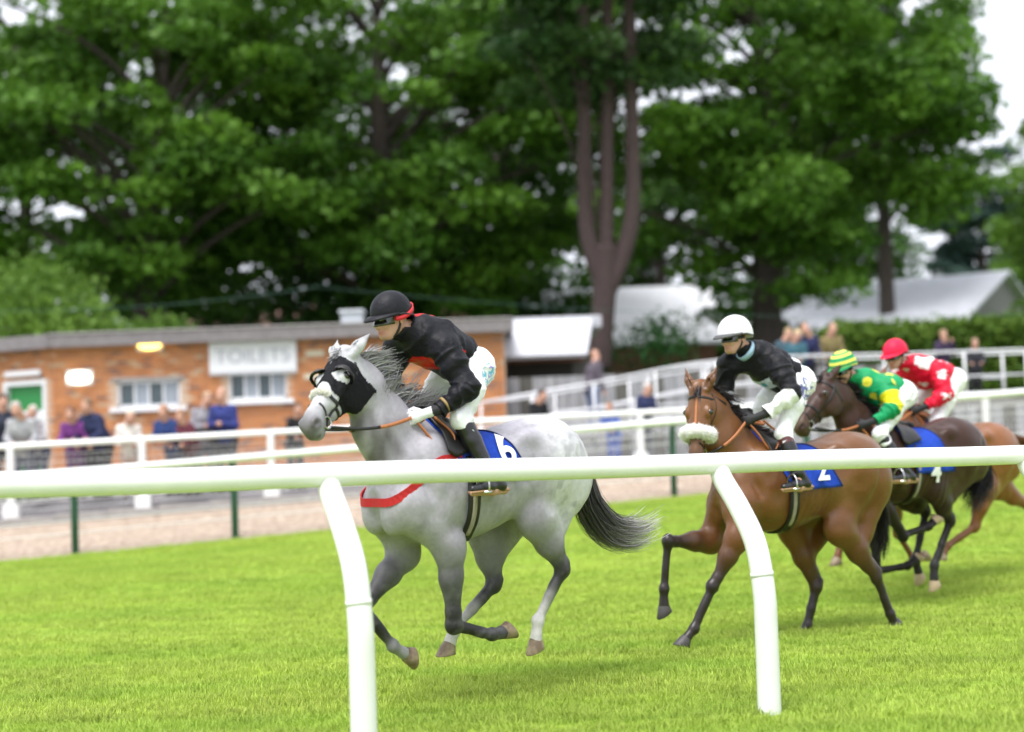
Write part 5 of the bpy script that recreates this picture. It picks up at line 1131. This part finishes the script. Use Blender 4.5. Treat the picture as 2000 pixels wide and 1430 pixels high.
tree('forked_tree', 'dark reddish trunk forking into three upright stems', gp(1178, Yt), 16, (3.8, 3.0), 9000, .26, 25, npad=46, low=.62, bark=m_barkred, pad=(.8, 1.5, .4), limbs=3, trunk=(.3, .06), c0=(.012, .045, .01), c1=(.05, .105, .02),
     stems=[dict(p=[rel(1172, 720), rel(1176, 640), rel(1182, 540), rel(1180, 480)], r=(.30, .36)), dict(p=[rel(1180, 560), rel(1150, 470), rel(1142, 350), rel(1140, 120), rel(1136, -60)], r=(.27, .15)), dict(p=[rel(1184, 540), rel(1184, 440), rel(1186, 250), rel(1188, -60)], r=(.24, .14)), dict(p=[rel(1182, 580), rel(1222, 480), rel(1236, 380), rel(1232, 150), rel(1230, -60)], r=(.27, .16))])
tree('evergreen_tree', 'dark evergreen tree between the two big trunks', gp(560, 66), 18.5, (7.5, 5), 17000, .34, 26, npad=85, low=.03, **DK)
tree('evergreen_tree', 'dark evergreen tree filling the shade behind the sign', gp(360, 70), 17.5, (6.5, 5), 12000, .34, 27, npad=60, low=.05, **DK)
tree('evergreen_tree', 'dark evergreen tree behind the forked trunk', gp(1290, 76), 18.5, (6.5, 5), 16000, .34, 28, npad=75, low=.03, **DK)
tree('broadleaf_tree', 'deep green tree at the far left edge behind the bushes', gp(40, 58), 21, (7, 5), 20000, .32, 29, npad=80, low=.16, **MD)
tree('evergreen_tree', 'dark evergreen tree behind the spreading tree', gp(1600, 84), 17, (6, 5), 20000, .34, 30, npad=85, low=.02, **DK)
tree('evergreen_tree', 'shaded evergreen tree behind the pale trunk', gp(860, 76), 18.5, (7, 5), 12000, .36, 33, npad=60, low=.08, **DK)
tree('conifer_tree', 'distant blue green conifer standing clear against the white sky', gp(1930, 120), 24.5, (4.6, 3.6), 17000, .46, 31, npad=80, low=.06, c0=(.03, .06, .05), c1=(.06, .11, .085), pad=(1.2, 2.0, .4), trunk=(.5, .18))
tree('broadleaf_tree', 'distant leafy tree above the right end of the barn roof', gp(2010, 95), 15.0, (2.8, 3.4), 14000, .36, 32, npad=55, low=.15, **LT)
tree('broadleaf_tree', 'fresh green tree reaching in at the right frame edge', gp(2120, 60), 14.5, (2.7, 3.2), 12000, .28, 37, npad=50, low=.25, **LT)
def shrub(name, label, base, r, n, size, seed, c0, c1, npad=26, cat='shrub', group='shrubs and bushes'):
    rng = np.random.default_rng(seed); t = empty(name, base, label, cat, group); d = nrm(rng.normal(size=(npad, 3))); d[:, 2] = np.abs(d[:, 2]) * .95 + .02; C = d * rng.uniform(.3, .95, (npad, 1)) * A(r); s_ = rng.uniform(.22, .40, npad) * max(r[0], r[2]) * .8
    V, F, cc = crown(np.column_stack([C, s_, s_, s_ * .7]), n, size, rng, c0, c1, .7); obj('foliage', mesh(V, F, False, cc), m_leaf, t)
    mb = MB()
    for k in range(6): mb.tube(catmull([(rng.normal(0, .1), rng.normal(0, .1), -.1), C[k] * .5, C[k]], 4), np.linspace(.05, .012, 9), 6)
    mb.build('stems', m_bark, t, True); return t
shrub('bush', 'big pale green bush behind the left end of the building', gp(70, 44), (4.4, 2.4, 7.7), 34000, .17, 41, (.07, .15, .02), (.20, .34, .05), 56)
shrub('bush', 'rounded light green bush behind the amber lamp', gp(300, 45), (3.2, 2.2, 5.6), 20000, .17, 42, (.055, .12, .018), (.15, .27, .04), 40)
shrub('bush', 'dark bush rising over the roof beside the vent', gp(560, 47), (3.6, 2.2, 4.2), 14000, .19, 43, (.015, .05, .01), (.06, .13, .02), 34)
shrub('bush', 'dark green conical shrub beyond the ramp handrails', gp(1290, 44), (.95, .9, 4.6), 7000, .14, 44, (.012, .055, .012), (.04, .12, .022), 26)
shrub('bush', 'soft green bush by the white shed', gp(1400, 47), (2.4, 1.6, 3.3), 9000, .17, 45, (.08, .15, .02), (.20, .30, .05), 26)
shrub('bush', 'pale bush between the house and the forked trunk', gp(1050, 56), (3.2, 2, 5.2), 9000, .2, 46, (.05, .12, .02), (.12, .22, .05), 26)
def hedge(x0, x1, Y, D_, Hh_, n, label, seed):
    rng = np.random.default_rng(seed); t = empty('hedge', ((x0 + x1) / 2, Y, 1.1), label, 'hedge'); L_ = (x1 - x0) / 2
    u = rng.uniform(size=n); P = np.stack([rng.uniform(-L_, L_, n), rng.uniform(-D_, D_, n), rng.uniform(0, Hh_, n)], 1); top = u < .45; P[top, 2] = Hh_ + rng.normal(0, .12, top.sum()); fr__ = (u >= .45) & (u < .9); P[fr__, 1] = -D_ + rng.normal(0, .12, fr__.sum())
    P[:, 2] += .25 * vnoise(P * A([.5, .5, 0]), seed); tone = ss((vnoise(P * .8, seed) + 1) / 2 + rng.normal(0, .2, n))[:, None]
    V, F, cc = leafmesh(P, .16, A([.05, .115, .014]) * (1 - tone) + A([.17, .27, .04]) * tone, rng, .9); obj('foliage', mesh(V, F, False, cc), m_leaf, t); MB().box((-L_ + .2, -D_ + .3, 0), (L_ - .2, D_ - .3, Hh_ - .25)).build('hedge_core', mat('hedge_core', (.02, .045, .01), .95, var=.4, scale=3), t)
hedge(X_at(1610, 660, 47), X_at(2250, 660, 47), 47, 1.6, 3.55, 30000, 'long clipped hedge in front of the grey roofed barn', 51)
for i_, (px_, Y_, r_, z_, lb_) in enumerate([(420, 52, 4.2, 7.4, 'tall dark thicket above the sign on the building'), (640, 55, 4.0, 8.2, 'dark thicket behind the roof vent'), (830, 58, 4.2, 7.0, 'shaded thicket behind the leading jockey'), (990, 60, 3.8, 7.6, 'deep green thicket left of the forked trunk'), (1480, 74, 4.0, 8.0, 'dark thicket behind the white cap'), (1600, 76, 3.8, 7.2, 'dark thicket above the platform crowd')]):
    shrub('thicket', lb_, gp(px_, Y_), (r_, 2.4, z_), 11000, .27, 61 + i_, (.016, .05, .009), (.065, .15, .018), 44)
tree('broadleaf_tree', 'leafy tree closing the gap beside the white sky', gp(1735, 66), 22, (5.2, 4.5), 22000, .32, 36, npad=90, low=.42, **MD)
shrub('thicket', 'blue green distant thicket beyond the barn roof', gp(1960, 100), (6, 3, 11.5), 12000, .4, 71, (.03, .065, .035), (.07, .13, .06), 44)
hedge(X_at(960, 660, 58), X_at(1700, 660, 58), 58, 1.0, 1.6, 14000, 'low distant hedge behind the sheds and trunks', 52)
print('leaves', LEAF_N)

# ------------------------------------------------------------------ spectators
m_cloth = mat('spectator_cloth', attr=True, rough=.85, var=.12, scale=8, bump=.2, bscale=40)
m_sp_hair = mat('spectator_hair', attr=True, rough=.8, var=.2, scale=30)
def spectator(px, topy, Y, gz, label, coat, trousers=(.03, .035, .06), hairc=(.08, .05, .03), face=0., lean=.12, arms='rail', bald=False, seed=0, skin=SKIN, hat=None, group='spectators at the rails'):
    rng = np.random.default_rng(seed + 100); top_ = at(px, topy, Y); Hh_ = float(np.clip(top_[2] - gz, 1.25, 1.98)); s = Hh_ / 1.75; t = empty('person', (top_[0], Y, gz), label, 'person', group, math.radians(face)); q = lambda x, y, z: A([x, y, z]) * s
    # faces -Y; x to its left
    l_ = lean; pel = q(0, .05, .95); chst = q(0, .02 - l_ * .8, 1.28); nk = q(0, -.02 - l_, 1.47); hc = q(0, -.05 - l_ * 1.25, 1.635)
    H = (hc, np.stack([A([0, -1., -.1]), A([1., 0, 0]), A([0, -.1, 1.])], 1)); B = Blob(); head_prims(B, H, skin, s); B.cone(hc - A([0, 0, .07]), nk, .05 * s, .055 * s, .03, skin)
    Bc, Bt = Blob(), Blob()
    bk = 1 + .12 * rng.uniform(-1, 1.3); tw = rng.normal(0, .04); hc[0] += tw; Bc.cone(nk, chst, .09 * s, .155 * s * bk, .06, fy=1); Bc.cone(chst, pel, .155 * s * bk, .165 * s * bk, .06); Bc.ell(chst, q(.20, .135, .18) * bk, .05); Bc.ell(pel + A([0, 0, -.03]), q(.175, .14, .16), .05); B.cone(nk, pel, .09 * s, .11 * s, .05, skin)
    for k in (1, -1):
        sh = nk + q(k * .17, .02, -.08); Bc.ell(sh, q(.075, .075, .075), .05)
        if arms == 'rail': el, ha = sh + q(k * .07, -.02, -.27), sh + q(-k * .03, -.27, -.36)
        elif arms == 'folded': el, ha = sh + q(k * .07, -.02, -.28), sh + q(-k * .14, -.17, -.25)
        elif arms == 'raised': el, ha = sh + q(k * .08, -.10, -.22), sh + q(-k * .06, -.22, .06)
        else: el, ha = sh + q(k * .06, .02, -.29), sh + q(k * .07, -.06, -.54)
        Bc.cone(sh, el, .066 * s, .056 * s, .03); Bc.cone(el, lerp(el, ha, .9), .056 * s, .043 * s, .03); B.cone(el, ha, .03 * s, .032 * s, .02, skin); B.ell(ha + nrm(ha - el) * .04, q(.042, .045, .042), .02, skin)
        hp = pel + q(k * .09, 0, -.06); kn = q(k * .10, .0, .50); an = q(k * .10, .05, .09); Bt.cone(hp, kn, .105 * s, .075 * s, .04); Bt.cone(kn, an, .072 * s, .06 * s, .03); B.cone(hp, kn, .06 * s, .05 * s, .03, skin); B.cone(kn, an, .045 * s, .035 * s, .03, skin)
        sh_ = Blob(); sh_.cone(an + A([0, .04, -.05]), an + A([0, -.16, -.06]), .045 * s, .04 * s, .03); V, F = sh_.mesh(.022); obj('shoe', mesh(V, F, True, np.tile(A([.02, .018, .016]), (len(V), 1))), m_cloth, t)
    Bt.cone(pel + q(-.08, 0, -.06), pel + q(.08, 0, -.06), .13 * s, .13 * s, .04)
    V, F = B.mesh(.017); obj('body', mesh(V, F, True, B.colour(V, skin, .01)), m_skin, t)
    V, F = Bc.mesh(.02); V = V + vnormals(V, F) * (.014 * vnoise(V * 13, seed))[:, None]; C = np.tile(A(coat, float), (len(V), 1)) * (1 + .15 * vnoise(V * 7, seed + 3))[:, None]; obj('coat', mesh(V, F, True, C), m_cloth, t)
    V, F = Bt.mesh(.022); obj('trousers', mesh(V, F, True, np.tile(A(trousers, float), (len(V), 1))), m_cloth, t)
    if not bald:
        Bh = Blob(); Bh.ell(A([-.022, 0, .035]) * s, A([.102, .086, .095]) * s, .02, fr=H); Bh.ell(A([-.05, 0, -.02]) * s, A([.06, .08, .09]) * s, .03, fr=H); Bh.ell(A([.095, 0, -.04]) * s, A([.06, .068, .075]) * s, .03, fr=H, sub=True); V, F = Bh.mesh(.015); V = V + vnormals(V, F) * (.006 * vnoise(V * 40, seed))[:, None]; obj('hair', mesh(V, F, True, np.tile(A(hairc, float), (len(V), 1))), m_sp_hair, t)
    return t
NAVY, BLK = (.015, .022, .075), (.012, .012, .015)
zt_ = lambda px, Y: float(np.interp(Y, [27.5, 28.6, 31], [.6, .85, 1.1]))
G1, G2 = 'spectators along the rail by the building', 'spectators on the viewing platform'
for i, a in enumerate([
    (4, 752, 29.2, 'person in a dark jacket by the green door, cut by the frame edge', (.02, .025, .045), (.05, .05, .06), (.05, .03, .02), 20, 'down'),
    (42, 786, 28.5, 'person in a light grey coat leaning on the rail by the door', (.36, .36, .38), (.10, .11, .15), (.42, .38, .36), 15, 'rail'),
    (74, 793, 29.0, 'person in a pale hooded top behind the grey coat', (.42, .40, .42), (.08, .09, .14), (.5, .45, .40), -10, 'rail'),
    (146, 796, 28.7, 'person in a purple coat at the crowd rail', (.16, .035, .20), (.10, .03, .12), (.16, .08, .05), 10, 'rail'),
    (196, 778, 28.7, 'person in a navy jacket with a light collar next to the purple coat', NAVY, BLK, (.22, .13, .08), -25, 'rail'),
    (252, 802, 28.6, 'person in a white fluffy coat leaning over the rail', (.72, .66, .62), (.45, .30, .24), (.62, .52, .42), 10, 'rail'),
    (336, 792, 28.7, 'person in a dark blue top under the high window', (.02, .045, .17), (.02, .03, .08), (.35, .17, .09), -15, 'rail'),
    (172, 806, 28.9, 'person in a charcoal coat between the purple coat and the navy jacket', (.04, .04, .05), BLK, (.2, .12, .07), 5, 'rail'),
    (372, 800, 28.6, 'person in a maroon top beside the dark blue top', (.11, .02, .035), BLK, (.3, .16, .1), -20, 'rail'),
    (398, 766, 29.2, 'person in a grey striped scarf and coat under the sign', (.26, .25, .28), (.05, .05, .07), (.40, .27, .18), 20, 'folded'),
    (438, 758, 29.0, 'balding person in a navy jacket with red lining under the sign', (.02, .03, .16), (.012, .012, .02), None, -12, 'folded'),
    (574, 788, 29.2, 'person in a black coat by the muzzle of the grey horse', BLK, (.012, .012, .018), (.10, .06, .04), 25, 'rail'),
    (1036, 762, 30.6, 'dark haired person in black beyond the croup of the grey horse', BLK, BLK, (.04, .025, .02), 35, 'rail'),
    (1196, 786, 30.0, 'person in a bright blue jacket behind the far rail', (.06, .13, .50), (.05, .10, .42), (.22, .12, .06), -20, 'rail'),
    (1256, 748, 30.8, 'pink faced grey haired person in a navy blazer below the ramp', NAVY, (.06, .06, .08), (.5, .46, .44), 30, 'folded')]):
    px, ty, Y, lb, co, tr, hc_, fc, ar = a; spectator(px, ty, Y, zt_(px, Y), lb, co, tr, hc_ or (.3, .2, .15), fc, .27 if ar == 'rail' else .08, ar, hc_ is None, i, group=G1)
spectator(1156, 683, 33.2, 1.78, 'balding person in a plum grey jacket walking up the ramp', (.085, .07, .09), (.16, .2, .32), face=120, lean=.05, arms='down', bald=True, seed=31, group=G2)
for i, a in enumerate([
    (1528, 642, 33.9, 'fair haired person half hidden behind the black silks', (.05, .09, .12), (.40, .28, .16), 20, False), (1553, 645, 33.6, 'blonde person in a teal top on the platform', (.04, .12, .16), (.62, .50, .30), -20, False),
    (1574, 632, 33.8, 'bald person in a navy suit on the platform', (.018, .022, .085), None, 10, True), (1622, 632, 33.8, 'bald person in an olive tan coat on the platform', (.19, .15, .06), None, -15, True),
    (1838, 645, 33.8, 'person in a dark plum top above the red silks with a hand raised', (.035, .02, .055), (.30, .2, .12), 15, False), (1902, 662, 33.3, 'person in dark clothes leaning on the platform rail', (.03, .03, .04), (.34, .22, .15), -10, False)]):
    px, ty, Y, lb, co, hc_, fc, bald = a; spectator(px, ty, Y, 2.2, lb, co, BLK, hc_ or (.3, .2, .1), fc, .08, 'raised' if 'raised' in lb else 'rail', bald, 40 + i, group=G2)
